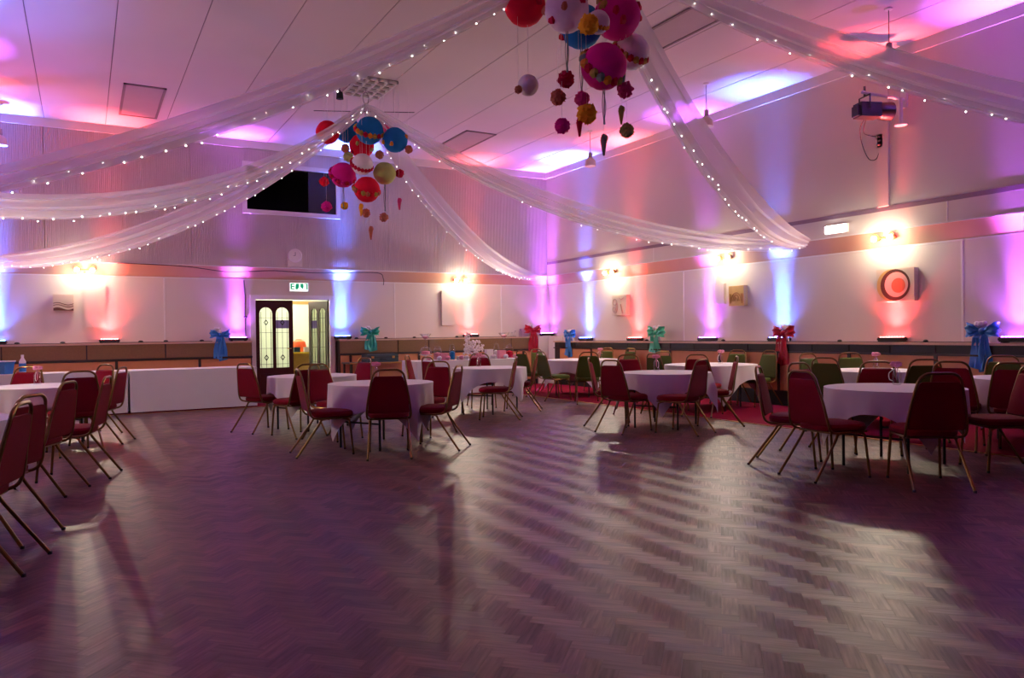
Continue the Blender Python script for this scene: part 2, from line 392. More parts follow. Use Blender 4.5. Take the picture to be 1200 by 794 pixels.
# ---- walls outside the frame, closing the hall
struct(MB().box((XL - .1, YF, 0), (XL, YB2, ZC)).build('wall_left', M['wall'], smooth=False))
struct(MB().box((XL, YF - .1, 0), (XR2, YF, ZC)).build('wall_front', M['stage'], smooth=False))
# corner boxing below the soffit
struct(MB().box((10.12, 16.42, 0), (XR2, YB2, 1.215)).box((10.42, 16.1, 0), (XR2, 16.5, 1.215)).build('trim_3', M['white'], smooth=False))

# ---- dado on the back wall: ledge, grille band with mesh panels, dark rail, posts, lower panels, plinth
def dado_back(name, x0, x1, cuts, posts):
    d = struct(MB().box((x0, DYB + .03, 0), (x1, YB2, ZL - .03)).build(name, M['darkwood'], smooth=False))
    MB().box((x0, DYB - .012, ZL - .035), (x1, YB2, ZL)).build('ledge', M['ledge'], d, False)
    e = [x0] + cuts + [x1]
    for a, b in zip(e, e[1:]):
        MB().box((a + .012, DYB + .006, .90), (b - .012, DYB + .04, ZL - .04)).build('grille_panel', M['walnut'], d, False)
    MB().box((x0, DYB - .015, .855), (x1, DYB + .04, .895)).build('rail', M['darkwood'], d, False)
    e = [x0] + posts + [x1]
    for a, b in zip(e, e[1:]):
        MB().box((a + .025, DYB + .015, .13), (b - .025, DYB + .04, .85)).build('dado_panel', M['orange'], d, False)
    for p in posts: MB().box((p - .025, DYB - .005, .12), (p + .025, DYB + .04, .86)).build('post', M['darkwood'], d, False)
    MB().box((x0, DYB + .005, 0), (x1, DYB + .04, .12)).build('plinth', M['blackrub'], d, False)
    return d
dado_back('trim_4', XL, 3.08, [-1.3, .05, 1.42], [-.95, .55, 2.05])
dado_back('trim_5', 4.95, 10.12, [6.33, 7.1, 8.4, 9.35], [5.2, 6.85, 8.3, 9.7])
# ---- dado on the right wall
d = struct(MB().box((DXR + .03, YF, 0), (XR2, 16.1, ZR - .03)).build('trim_6', M['darkwood'], smooth=False))
MB().box((DXR - .015, YF, ZR - .035), (XR2, 16.1, ZR)).build('ledge', M['ledge'], d, False)
ys = [3.49 + 1.375 * k for k in range(-4, 10)]
for a, b in zip(ys, ys[1:]):
    for k in range(2):
        y0, y1 = a + (b - a) * k / 2, a + (b - a) * (k + 1) / 2
        MB().box((DXR + .006, y0 + .01, .935), (DXR + .04, y1 - .01, ZR - .045)).build('vent_panel', M['blackrub'], d, False)
    MB().box((DXR + .012, a + .025, .26), (DXR + .04, b - .025, .905)).build('dado_panel', M['orange'], d, False)
    MB().box((DXR - .006, a - .025, .25), (DXR + .04, a + .025, .91)).build('post', M['darkwood'], d, False)
MB().box((DXR - .012, YF, .905), (DXR + .04, 16.1, .93)).build('rail', M['darkwood'], d, False)
MB().box((DXR - .004, YF, 0), (DXR + .04, 16.1, .25)).build('plinth', M['blackrub'], d, False)

# ---- high window of the projection room
wn = struct(MB().box((WX0 - .09, YB - .03, WZ0 - .09), (WX1 + .09, YB + .05, WZ0)).box((WX0 - .09, YB - .03, WZ1), (WX1 + .09, YB + .05, WZ1 + .09)).box((WX0 - .09, YB - .03, WZ0), (WX0, YB + .05, WZ1)).box((WX1, YB - .03, WZ0), (WX1 + .09, YB + .05, WZ1)).build('window_1', M['white'], smooth=False))
MB().box((4.36, YB + .02, WZ0), (4.39, YB + .06, WZ1)).build('mullion', M['pane'], wn, False)
MB().box((4.39, YB + .03, WZ0), (WX1, YB + .05, WZ1)).build('pane', M['pane'], wn, False)
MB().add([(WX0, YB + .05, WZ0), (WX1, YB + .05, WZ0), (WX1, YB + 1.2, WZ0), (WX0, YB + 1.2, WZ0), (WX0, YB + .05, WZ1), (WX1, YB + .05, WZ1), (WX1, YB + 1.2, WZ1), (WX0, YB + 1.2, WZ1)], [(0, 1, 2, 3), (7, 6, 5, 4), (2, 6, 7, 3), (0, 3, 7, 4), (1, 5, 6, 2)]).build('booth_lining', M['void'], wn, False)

# ---- doorway: frame, closed leaf with leaded panes, open leaf, lobby behind
df = struct(MB().box((DX0 - .11, YB2 - .06, 0), (DX0, YB2 + .12, DZ + .09)).box((DX1, YB2 - .06, 0), (DX1 + .11, YB2 + .12, DZ + .09)).box((DX0, YB2 - .06, DZ), (DX1, YB2 + .12, DZ + .09)).build('trim_7', M['white'], smooth=False))
def arch_pts(x0, x1, z0, z1, n=8):
    r = (x1 - x0) / 2; cx = (x0 + x1) / 2
    return [(x0, z0), (x1, z0)] + [(cx + r * math.cos(PI * k / n), z1 - r + r * math.sin(PI * k / n)) for k in range(n + 1)]
def leaf(name, wd):
    """door leaf in local x 0..wd, thickness y -.02...02, two arched openings"""
    hgt = 2.08; s, mid = .09, .07; pw = (wd - 2 * s - mid) / 2
    ops = [(s, s + pw), (s + pw + mid, s + 2 * pw + mid)]; z0, z1 = .62, 1.93
    root = MB()
    root.box((0, -.02, 0), (wd, .02, z0)).box((0, -.02, z1), (wd, .02, hgt)).box((0, -.02, z0), (s, .02, z1)).box((s + pw, -.02, z0), (s + pw + mid, .02, z1)).box((wd - s, -.02, z0), (wd, .02, z1))
    for a, b in ops:                                     # spandrels above the arches
        r = (b - a) / 2; cx = (a + b) / 2; n = 8
        arc = [(cx + r * math.cos(PI * k / n), z1 - r + r * math.sin(PI * k / n)) for k in range(n + 1)]
        for side in (-.02, .02):
            for k in range(n):
                (xa, za), (xb, zb) = arc[k], arc[k + 1]
                root.add([(xa, side, za), (xb, side, zb), (xb, side, z1), (xa, side, z1)], [(0, 1, 2, 3)])
    root.box((s, -.03, .12), (wd - s, .03, .5))
    o = struct(root.build(name, M['doorwood'], smooth=False))
    for q, (a, b) in enumerate(ops):
        pts = arch_pts(a, b, z0, z1)
        p = MB().add([(x, 0, z) for x, z in pts], [tuple(range(len(pts)))]).build('pane', M['leaded'], o, False)
        mb = MB(); cx = (a + b) / 2
        for x in (a + .035, b - .035): mb.box((x - .004, -.008, z0), (x + .004, .008, z1 - .1))
        for z in (z0 + .08, z0 + .42, z0 + .76, z0 + 1.08): mb.box((a, -.008, z - .003), (b, .008, z + .003))
        mb.box((cx - .003, -.008, z0), (cx + .003, .008, z1))
        for z in (z0 + .22, z1 - .33): mb.add([(cx - .05, -.009, z), (cx, -.009, z - .07), (cx + .05, -.009, z), (cx, -.009, z + .07), (cx - .03, -.009, z), (cx, -.009, z - .04), (cx + .03, -.009, z), (cx, -.009, z + .04)], [(0, 1, 5, 4), (1, 2, 6, 5), (2, 3, 7, 6), (3, 0, 4, 7)])
        mb.build('lead_came', M['lead'], o, False)
        if q == 1:
            MB().box((a, -.006, z1 - .46), (b, .006, z1 - .28)).build('coloured_pane', M['leadpurple'], o, False)
    MB().tube([(wd - .05, -.02, 1.03), (wd - .05, -.06, 1.03), (wd - .14, -.06, 1.03)], .009).build('handle', M['brass'], o)
    return o
l1 = leaf('door_1', .80); l1.location = (DX0, YB2 + .02, 0)
l2 = leaf('door_2', .79); l2.location = (DX1, YB2 + .05, 0); l2.rotation_euler[2] = R(107)
# lobby shell
lb = struct(MB().add([(2.2, YB2 + .1, 0), (6.4, YB2 + .1, 0), (6.4, YB2 + 3, 0), (2.2, YB2 + 3, 0), (2.2, YB2 + .1, 2.6), (6.4, YB2 + .1, 2.6), (6.4, YB2 + 3, 2.6), (2.2, YB2 + 3, 2.6)], [(2, 6, 7, 3), (0, 3, 7, 4), (1, 5, 6, 2), (7, 6, 5, 4)]).build('wall_lobby', M['lobby'], smooth=False))
MB().box((2.2, YB2 + 2.97, 2.12), (6.4, YB2 + 3, 2.2)).build('picture_rail', M['ochre2'], lb, False)
sh = thing('display_shelf', 'yellow shelf unit standing in the lobby behind the open door', 'shelf', (4.78, YB2 + 1.4, .14))
MB().box((-.6, -.18, .74), (.6, .18, .78)).box((-.6, -.18, .32), (.6, .18, .35)).build('board', M['yellow'], sh, False)
for x in (-.6, .57): MB().box((x, -.18, -.14), (x + .03, .18, .74)).build('side_panel', M['yellow'], sh, False)
MB().box((-.6, .16, 0), (.6, .18, .78)).build('back_panel', M['ochre'], sh, False)
bx = MB().lathe([(.0, 0), (.17, 0), (.19, .1), (.15, .24), (.05, .3), (.0, .3)], 14).build('orange_basket', M['orangebox'], loc=(4.5, YB2 + 1.55, .92)); tag(bx, 'rounded orange basket on the yellow lobby shelf', 'basket')
for k, (x, c) in enumerate(((4.62, 'white'), (4.38, 'case'))):
    o = MB().box((-.07, -.05, 0), (.07, .05, .1)).box((-.075, -.055, .1), (.075, .055, .115)).build('small_carton', M[c], loc=(x, YB2 + 1.27, .92), smooth=False)
    tag(o, ['small white carton on the yellow lobby shelf', 'small dark carton on the yellow lobby shelf'][k], 'box')
lroot = thing('lobby_lamp', 'round flush lamp on the lobby ceiling behind the door', 'lamp', (4.2, YB2 + 1.5, 2.5))
MB().lathe([(0, -.08), (.14, -.07), (.18, -.02), (.18, .05)], 18).build('diffuser', M['lampglass'], lroot)
lamp('POINT', 'lobby_lamp_light', lroot, (0, 0, -.2), 70, (1, .98, .86), shadow_soft_size=.12)

# ------------------------------------------------------------------ wall lamps with two heads
def wall_lamp(pos, out, label, hidden=False):
    """pos on the wall surface, out = unit vector into the room"""
    rz = math.atan2(out[1], out[0]) - PI / 2
    t = thing('wall_spotlight', label, 'wall lamp', pos, rz, 'twin spotlights on the walls')
    MB().lathe([(0, 0), (.05, 0), (.05, .02), (.03, .03), (0, .03)], 14).xform(Matrix.Rotation(-PI / 2, 4, 'X')).build('back_plate', M['ochre2'], t)
    MB().tube([(0, .02, 0), (0, .09, 0), (-.11, .10, .015)], .008).tube([(0, .09, 0), (.11, .10, .015)], .008).build('arm', M['ochre2'], t)
    for s in (-1, 1):
        h = MB().lathe([(0, -.05), (.03, -.05), (.045, .02), (.05, .05), (0, .05)], 14).xform(Matrix.Rotation(R(-75), 4, 'X')).build('lamp_head', M['ochre2'], t, loc=(s * .13, .12, .015))
        MB().sphere((0, 0, 0), .042, 14, 8).build('bulb', M['lampglass'], h, loc=(0, .065, -.02))
        lamp('POINT', 'wall_lamp_light', t, (s * .13, .255, -.03), LAMP_W, WARM, shadow_soft_size=.035)
        q = lamp('SPOT', 'wall_lamp_beam', t, (s * .13, .24, -.03), LAMP_SPOT, WARM, shadow_soft_size=.04, spot_size=R(150), spot_blend=.6)
        q.rotation_euler = (R(62), 0, R(-s * 12))
    return t
BK, RT = (0, -1, 0), (-1, 0, 0)
wall_lamp(Vector((.04, YB2, 2.62)), BK, 'lit twin spotlight above the white wave picture by the trestle')
wall_lamp(Vector((8.01, YB2, 2.60)), BK, 'lit twin spotlight above the tall blank white board')
for y, lb_ in ((13.9, 'lit twin spotlight above the pale scrolled relief picture'), (10.35, 'lit twin spotlight above the yellow relief picture'), (7.1, 'lit twin spotlight above the circles picture')):
    wall_lamp(Vector((XR2, y, 2.66)), RT, lb_)
for y in (10.4,): wall_lamp(Vector((XL, y, 2.66)), (1, 0, 0), 'added twin spotlight on the unseen wall behind the left tables')  # unseen lamp, added to light the hall from the left

# ------------------------------------------------------------------ coloured uplighters on the ledges
def uplighter(pos, out, color, label, gain=1.0):
    rz = math.atan2(out[1], out[0]) - PI / 2
    t = thing('uplighter', label, 'uplighter', pos, rz, 'coloured uplighters along the ledge')
    hs = MB().box((-.17, -.105, .012), (.17, .085, .075)).box((-.18, -.11, .03), (.18, .09, .06)).build('housing', M['blackrub'], t, False)
    for s in (-.14, .14): MB().box((s - .015, -.09, 0), (s + .015, .07, .012)).build('foot', M['blackrub'], t, False)
    mb = MB()
    for k in range(14): mb.lathe([(0, 0), (.016, 0), (.014, .008), (0, .01)], 8, (-.135 + (k % 7) * .045, -.07 if k < 7 else .06, .075))
    mb.build('led_row', M['led'][color], hs)
    c = COLS[color]
    for yy, pw, sp, tl in ((-.07, UP_NARROW * NARROW_GAIN[color], 23, 1), (.06, UP_FRONT * UP_GAIN[color], 24, 5)):
        n = lamp('AREA', 'uplighter_beam', t, (0, yy, .092), pw * gain, c, shape='RECTANGLE', size=.24, size_y=.04, spread=R(sp))
        n.rotation_euler = (R(180 - tl), 0, 0)
    k = lamp('SPOT', 'uplighter_throw', t, (0, .06, .10), UP_MID * UP_GAIN[color], c, spot_size=R(50), spot_blend=1.0, shadow_soft_size=.03)
    k.rotation_euler = (R(180 - 10), 0, 0)
    k = lamp('SPOT', 'uplighter_spill', t, (0, .03, .10), UP_WIDE * min(1.15, UP_GAIN[color]), c, spot_size=R(120), spot_blend=.8, shadow_soft_size=.03)
    k.rotation_euler = (R(180 - 6), 0, 0)
    return t
yb_ = YB - .03; xr_ = XR - .03
CN = {'red': 'red', 'violet': 'violet', 'blue': 'blue'}
for x, c, lab in ((-1.4, 'blue', 'blue uplighter on the back ledge left of the wave picture'), (.44, 'red', 'red uplighter on the ledge under the tall white board by the trestle'), (2.83, 'violet', 'violet uplighter on the ledge beside the closed door leaf'), (5.07, 'blue', 'blue uplighter on the ledge beside the open door'), (8.29, 'red', 'red uplighter on the ledge behind the sweet table')):
    uplighter((x, yb_, ZL), BK, c, lab)
uplighter((10.45, 16.53, 1.215), (-.7071, -.7071, 0), 'violet', 'violet uplighter on the white boxing in the room corner', 1.5)
for y, c, lab in ((14.91, 'blue', 'blue uplighter next to the blue bow nearest the room corner'), (13.04, 'red', 'red uplighter between the pale scrolled picture and the mint bow'), (10.83, 'violet', 'violet uplighter under the small blank board and the yellow picture'), (9.1, 'blue', 'blue uplighter beside the red bow on the right ledge'), (6.99, 'red', 'red uplighter under the circles picture'), (5.26, 'violet', 'violet uplighter beside the last blue bow on the right ledge')):
    uplighter((xr_, y, ZR), RT, c, lab)
for y, c in ((3.4, 'blue'), (1.4, 'red')): uplighter((xr_, y, ZR), RT, c, c + ' uplighter added out of view on the right ledge past the last table')  # added beyond the frame, carrying the row's light onward
ldg = struct(MB().box((XL, YF, 1.04), (XL + .22, 16.3, ZR)).build('trim_8', M['ledge'], smooth=False))
for y, c in ((14.9, 'red'), (12.9, 'violet'), (10.9, 'blue'), (8.9, 'red'), (6.9, 'violet'), (4.9, 'blue'), (2.9, 'red'), (.9, 'violet')): uplighter((XL + .12, y, ZR), (1, 0, 0), c, c + ' uplighter added on the unseen ledge behind the left tables')  # unseen row added for coloured light on the foreground

# ------------------------------------------------------------------ chairs
def make_chair(fab, name):
    t = thing(name, 'x', 'chair')
    tr = .0115
    half = smooth_path([(-.19, .10, .405), (-.205, -.10, .405), (-.225, -.205, .425), (-.23, -.245, .50), (-.207, -.272, .66), (-.172, -.305, .83), (-.15, -.318, .895), (-.10, -.325, .93), (-.04, -.327, .935)], 5)
    path = half + [Vector((-p.x, p.y, p.z)) for p in reversed(half)]
    MB().tube(path, tr, 8).build('back_frame', M['gold'], t)
    # padded back panel
    rows = []
    prof = [(.475, .205), (.49, .218), (.66, .20), (.80, .168), (.85, .152), (.866, .13)]
    def yb(z): return -.236 - (z - .485) * .20
    for z, hw in prof:
        e = .004 if z in (.475, .866) else .02
        r = []
        for k in range(7):
            x = -hw + 2 * hw * k / 6; bul = (1 - (x / hw) ** 2) * .018 * (1 if e > .01 else .3); r.append((x, yb(z) + e * .8 + bul, z))
        for k in range(7):
            x = hw - 2 * hw * k / 6; r.append((x, yb(z) - e * .55, z))
        rows.append(r)
    mb = MB().grid(rows, True); mb.f.append(tuple(range(13, -1, -1))); mb.f.append(tuple(5 * 14 + k for k in range(14)))
    mb.build('backrest', fab, t)
    # seat cushion
    rows = []
    for z, g, in ((.415, .0), (.425, .012), (.455, .014), (.475, .0), (.485, -.04), (.49, -.10)):
        r = []
        for k in range(28):
            a = 2 * PI * k / 28; c, s_ = math.cos(a), math.sin(a); q = 4.5
            u = (abs(c) ** q + abs(s_) ** q) ** (-1 / q)
            x = u * c * (.205 + g) * (1.04 if s_ > 0 else .98); y = .02 + u * s_ * (.215 + g)
            r.append((x, y, z))
        rows.append(r)
    mb = MB().grid(rows, True); mb.f.append(tuple(range(27, -1, -1))); mb.f.append(tuple(5 * 28 + k for k in range(28)))
    mb.build('seat', fab, t)
    MB().tube(smooth_path([(-.19, -.17, .405), (-.195, .17, .405), (-.16, .205, .405), (.16, .205, .405), (.195, .17, .405), (.19, -.17, .405)], 4), .009, 6).tube([(-.19, -.17, .405), (.19, -.17, .405)], .009, 6).build('seat_frame', M['gold'], t)
    for s in (-1, 1):
        lg = MB().tube(smooth_path([(s * .18, .12, .40), (s * .195, .175, .385), (s * .20, .195, .33), (s * .215, .225, .0)], 4), [.0115] * 13, 8).build('leg', M['gold'], t); MB().lathe([(0, 0), (.013, 0), (.0125, .018), (0, .019)], 8).build('rubber_foot', M['blackrub'], lg, loc=(s * .2145, .2245, 0))
        lg = MB().tube(smooth_path([(s * .185, -.05, .40), (s * .20, -.115, .385), (s * .205, -.155, .32), (s * .225, -.385, .0)], 4), [.0115] * 13, 8).build('leg', M['gold'], t); MB().lathe([(0, 0), (.0135, 0), (.013, .018), (0, .019)], 8).build('rubber_foot', M['blackrub'], lg, loc=(s * .2245, -.381, 0))
    return t
LR = ['chairs at the {}', ]
chair_protos = {}
def chair(x, y, ang, tbl, fab='r', extra=None, z=0.0):
    desc = TDESC[tbl]
    if fab not in chair_protos:
        o = make_chair(M['redfab'] if fab == 'r' else M['greenfab'], 'banquet_chair'); chair_protos[fab] = o
    else:
        o = dup(chair_protos[fab])
    o.location = (x, y, .005 if (x > CX or y > CY) else .0012); o.rotation_euler[2] = R(ang - 90)
    colr = 'red' if fab == 'r' else 'green'
    o['label'] = f'{colr} chair on the {side_of(x, y, tbl)} of the {desc}'
    o['group'] = f'{colr} chairs at the {desc}'
    return o
TDESC = {'T1': 'round table nearest the trestles', 'T1b': 'half-hidden round table on the parquet', 'T2': 'doorway round table', 'T3': 'round table before the doorway one',
         'T4': 'round table by the sweets', 'T5': 'round table below the mint bow', 'T6': 'wide table under the yellow picture', 'T7': 'lone round table out on the parquet',
         'T8': 'table under the circles picture', 'T9': 'table below the last blue bow', 'T10': 'wide corner table'}
TB = {'T1': (-.5, 10.78), 'T1b': (-1.05, 6.6), 'T2': (2.82, 10.7), 'T3': (3.05, 8.5), 'T4': (5.85, 11.05), 'T5': (6.94, 7.95), 'T6': (9.1, 9.3), 'T7': (6.7, 4.44), 'T8': (9.3, 6.45), 'T9': (9.0, 4.35), 'T10': (8.98, 12.85)}
SIDES = ['picture-wall side', 'room-corner side', 'door-wall side', 'trestle side', 'left-wall side', 'parquet side', 'open-floor side', 'circles-picture side']
def side_of(x, y, k):
    a = math.degrees(math.atan2(y - TB[k][1], x - TB[k][0])) % 360
    return SIDES[int((a + 22.5) // 45) % 8]
CH = [(-.62, 5.22, 166, 'T1b'), (-.58, 5.95, 152, 'T1b'), (-.41, 7.53, 157, 'T1b'), (-.12, 10.0, 105, 'T1'), (-.12, 8.2, 166, 'T1b'), (.0, 11.62, 215, 'T1'), (.12, 10.74, 159, 'T1'), (-.75, 11.55, 250, 'T1'),
      (2.17, 10.76, 27, 'T2'), (2.40, 9.98, 108, 'T2'), (3.55, 11.35, 200, 'T2'), (2.75, 9.30, -62, 'T3'), (2.34, 8.24, -5, 'T3'), (2.87, 7.77, 70, 'T3'), (3.47, 7.97, 138, 'T3'), (3.83, 9.0, 213, 'T3'),
      (5.15, 12.1, -35, 'T4'), (5.05, 11.1, 10, 'T4'), (6.12, 11.85, 250, 'T4'), (5.45, 10.1, 145, 'T4'), (6.38, 11.01, 145, 'T4'),
      (8.1, 13.35, 8, 'T10', 'g'), (7.95, 12.3, 0, 'T10', 'g'), (8.08, 11.4, 60, 'T10', 'g'), (8.75, 13.85, -75, 'T10', 'g'), (9.85, 13.5, 190, 'T10', 'g'), (9.9, 12.8, 180, 'T10', 'g'),
      (6.19, 7.84, 12, 'T5'), (6.45, 8.5, -40, 'T5'), (7.32, 9.08, 250, 'T5'), (6.62, 7.32, 108, 'T5'), (7.56, 7.68, 140, 'T5'),
      (8.85, 10.45, 80, 'T6', 'g'), (8.32, 9.45, 0, 'T6', 'g'), (8.30, 8.62, 28, 'T6'), (9.95, 9.75, 190, 'T6', 'g'), (10.0, 9.15, 175, 'T6', 'g'),
      (5.96, 4.99, -58, 'T7'), (5.75, 4.41, -9, 'T7'), (6.1, 3.77, 53, 'T7'), (6.70, 5.22, -92, 'T7'), (7.25, 4.98, 215, 'T7'), (7.28, 3.80, 150, 'T7'),
      (8.38, 6.33, 12, 'T8', 'g'), (8.5, 5.35, 50, 'T8', 'g'), (9.3, 7.22, 265, 'T8', 'g'), (9.78, 7.0, 240, 'T8', 'g'),
      (8.25, 4.72, 20, 'T9'), (8.30, 4.12, 17, 'T9'), (9.6, 4.9, 215, 'T9', 'g')]
for c in CH: chair(*c)

# ------------------------------------------------------------------ tables with cloths
TZ = .725
def cloth_round(rad, half, rot, seed):
    rr = random.Random(seed); mb = MB(); n = 96
    nf = rr.choice((9, 10, 11)); ph = rr.random() * 6
    rows = [[(0.001 * math.cos(2 * PI * k / n), .001 * math.sin(2 * PI * k / n), TZ + .012) for k in range(n)]]
    for q in (.5, .92): rows.append([(rad * q * math.cos(2 * PI * k / n), rad * q * math.sin(2 * PI * k / n), TZ + .012) for k in range(n)])
    ext = []
    for k in range(n):
        a = 2 * PI * k / n - rot; ext.append(half / max(abs(math.cos(a)), abs(math.sin(a))) - rad)
    steps = 9
    for i in range(steps + 1):
        row = []
        for k in range(n):
            a = 2 * PI * k / n; L = ext[k] * i / steps
            a4 = (a - rot - PI / 4) % (PI / 2); dc = min(a4, PI / 2 - a4)          # angle from a corner
            fold = math.sin(nf * a + ph) * .5 + math.sin((nf * 2 + 1) * a + ph * 2) * .3
            cone = math.exp(-(dc / .22) ** 2)
            amp = min(1, L / .25)
            r = rad + .014 + amp * (.034 * fold + .05 * cone) - .03 * amp * (1 - cone) * .3
            drop = L - min(L, .02) * .5
            row.append((r * math.cos(a), r * math.sin(a), max(.02, TZ + .012 - drop)))
        rows.append(row)
    return mb.grid(rows, True)
def table_round(key, x, y, rad, half, rot, leg_rot=.4):
    desc = TDESC[key]
    t = thing('banquet_table', 'black-legged ' + desc + ' under a white cloth', 'table', (x, y, .004 if x > CX else 0), leg_rot)
    MB().lathe([(0, TZ - .025), (rad, TZ - .025), (rad + .004, TZ - .012), (rad, TZ), (0, TZ)], 40).build('tabletop', M['board'], t)
    for sx in (-1, 1):
        for sy in (-1, 1):
            MB().tube([(sx * rad * .62, sy * rad * .5, 0), (sx * rad * .62, sy * rad * .5, TZ - .02)], .014, 8).build('leg', M['black'], t)
        MB().tube([(sx * rad * .62, -rad * .5, .3), (sx * rad * .62, rad * .5, .3)], .01, 6).build('stretcher', M['black'], t)
    c = cloth_round(rad, half, rot, key).build('tablecloth', M['cloth'], loc=(x, y, 0))
    tag(c, 'white cloth over the ' + desc, 'tablecloth')
for k, (x, y) in TB.items():
    big_ = k in ('T6', 'T10')
    table_round(k, x, y, .74 if big_ else .60, .98 if big_ else {'T3': .88}.get(k, .82), {'T3': 1.05, 'T5': .0, 'T7': .26, 'T2': .09, 'T6': .26, 'T4': 1.13}.get(k, .5), {'T7': .15}.get(k, .5))
def trestle(name, x0, x1, y0, y1, tl, cl, ht=TZ, floor_len=True):
    t = thing(name, tl, 'table', ((x0 + x1) / 2, (y0 + y1) / 2, .004))
    hx, hy = (x1 - x0) / 2, (y1 - y0) / 2
    MB().box((-hx, -hy, ht - .03), (hx, hy, ht)).build('tabletop', M['board'], t, False)
    for sx in (-1, 1):
        for sy in (-1, 1): MB().tube([(sx * (hx - .2), sy * (hy - .08), 0), (sx * (hx - .2), sy * (hy - .08), ht - .02)], .014).build('leg', M['black'], t)
    # cloth: rounded rectangle outline
    pts = []; n = 160; per = 4 * (hx + hy)
    for k in range(n):
        s_ = per * k / n
        if s_ < 2 * hx: p = (-hx + s_, -hy); nm = (0, -1)
        elif s_ < 2 * hx + 2 * hy: p = (hx, -hy + s_ - 2 * hx); nm = (1, 0)
        elif s_ < 4 * hx + 2 * hy: p = (hx - (s_ - 2 * hx - 2 * hy), hy); nm = (0, 1)
        else: p = (-hx, hy - (s_ - 4 * hx - 2 * hy)); nm = (-1, 0)
        pts.append((p, nm, s_))
    rows = [[(p[0] * q, p[1] * q, ht + .008) for p, nm, s_ in pts] for q in (.01, .5, .99)]
    for i in range(8):
        f = i / 7; rows.append([(p[0] + nm[0] * (.012 + .014 * f * math.sin(s_ * 9 + 1.3 * math.sin(s_ * 3))), p[1] + nm[1] * (.012 + .014 * f * math.sin(s_ * 9 + 1.3 * math.sin(s_ * 3))), ht + .006 - f * (ht - .012)) for p, nm, s_ in pts])
    c = MB().grid(rows, True).build('tablecloth', M['cloth'], loc=((x0 + x1) / 2, (y0 + y1) / 2, .004))
    tag(c, cl, 'tablecloth')
trestle('trestle_table', .69, 2.78, 14.5, 15.26, 'long trestle table beside the closed door leaf', 'floor-length white cloth on the trestle beside the closed door leaf')
trestle('trestle_table', -1.25, .65, 14.5, 15.26, 'long trestle table under the wave picture', 'floor-length white cloth on the trestle under the wave picture')
trestle('trestle_table', 6.0, 8.55, 14.55, 15.35, 'long table set with sweets and glassware', 'floor-length white cloth on the sweet table')

# ------------------------------------------------------------------ vases of flowers on the tables
def bottle_vase(x, y, key, lab):
    t = thing('bottle_vase', lab, 'vase', (x, y, TZ + .0125), random.random() * 6)
    MB().lathe([(0, 0), (.036, 0), (.04, .01), (.04, .11), (.03, .135), (.016, .155), (.016, .185), (.02, .19)], 16).build('bottle', M['glass'], t)
    MB().tube(smooth_path([(.038, 0, .04), (.066, 0, .055), (.07, 0, .11), (.045, 0, .14), (.016, 0, .16)], 4), .0045, 6).build('handle', M['white'], t)
    for k in range(3):
        a = k * 2.1
        MB().tube([(0, 0, .05), (.012 * math.cos(a), .012 * math.sin(a), .19)], .003, 5).sphere((.028 * math.cos(a), .028 * math.sin(a), .205), (.034, .034, .026), 10, 6, lambda d: 1 + .22 * math.sin(d.x * 14 + d.y * 9)).build('flower', M['pinkfl'], t)
V = {'T1': (48, 441), 'T3': (441, 447), 'T4': (532, 428), 'T5': (762, 434), 'T6': (848, 426), 'T7': (1051, 452), 'T8': (1030, 431), 'T10': (708, 421)}
for k, (px_, py_) in V.items():
    p = at_z(px_, py_, TZ); cx_, cy_ = TB[k]
    dv = Vector((p.x - cx_, p.y - cy_)); mx = .4
    if dv.length > mx: dv *= mx / dv.length
    bottle_vase(cx_ + dv.x, cy_ + dv.y, k, 'clear bottle vase with pink flowers on the ' + TDESC[k])

# ------------------------------------------------------------------ sweet table
SZ = TZ + .013
def sweet_at(px_, Y): return at_y(px_, 424, Y).x
def jar(x, y, r, h, fill, lab):
    t = thing('sweet_jar', lab, 'jar', (x, y, SZ))
    MB().lathe([(0, 0), (r, 0), (r * 1.05, .02), (r * 1.05, h * .75), (r * .7, h * .88), (r * .7, h * .92)], 14).build('glass_body', M['glass'], t)
    MB().lathe([(0, .008), (r * .9, .01), (r * .92, h * .5), (0, h * .58)], 12).build('sweets', fill, t)
    MB().lathe([(0, h * .92), (r * .8, h * .92), (r * .75, h * .98), (r * .2, h), (r * .16, h * 1.08), (0, h * 1.1)], 14).build('lid', M['glass'], t)
jar(sweet_at(513, 14.98), 14.98, .09, .3, M['pinkfl'], 'lidded glass jar of pink sweets next to the domed stand')
jar(sweet_at(530, 14.8), 14.8, .065, .34, PAPER['blue'], 'tall lidded jar of blue sweets on the sweet table')
jar(sweet_at(582, 14.9), 14.9, .07, .33, M['whitefl'], 'lidded glass jar of white sweets beside the paper bags')
jar(sweet_at(597, 14.9), 14.9, .09, .3, PAPER['crimson'], 'lidded glass jar of crimson sweets at the end of the sweet table')
t = thing('cake_stand', 'glass cake stand with a dome at the end of the sweet table', 'cake stand', (sweet_at(499, 14.9), 14.9, SZ))
MB().lathe([(0, 0), (.08, 0), (.03, .03), (.02, .1), (.14, .12), (.15, .13), (0, .13)], 18).build('stand', M['opal'], t)
MB().lathe([(.13, .13), (.13, .2), (.1, .27), (.02, .3), (.02, .32), (0, .33)], 18).build('dome', M['glass'], t)
MB().lathe([(0, .13), (.09, .13), (.09, .2), (0, .21)], 14).build('cake', M['pinkfl'], t)
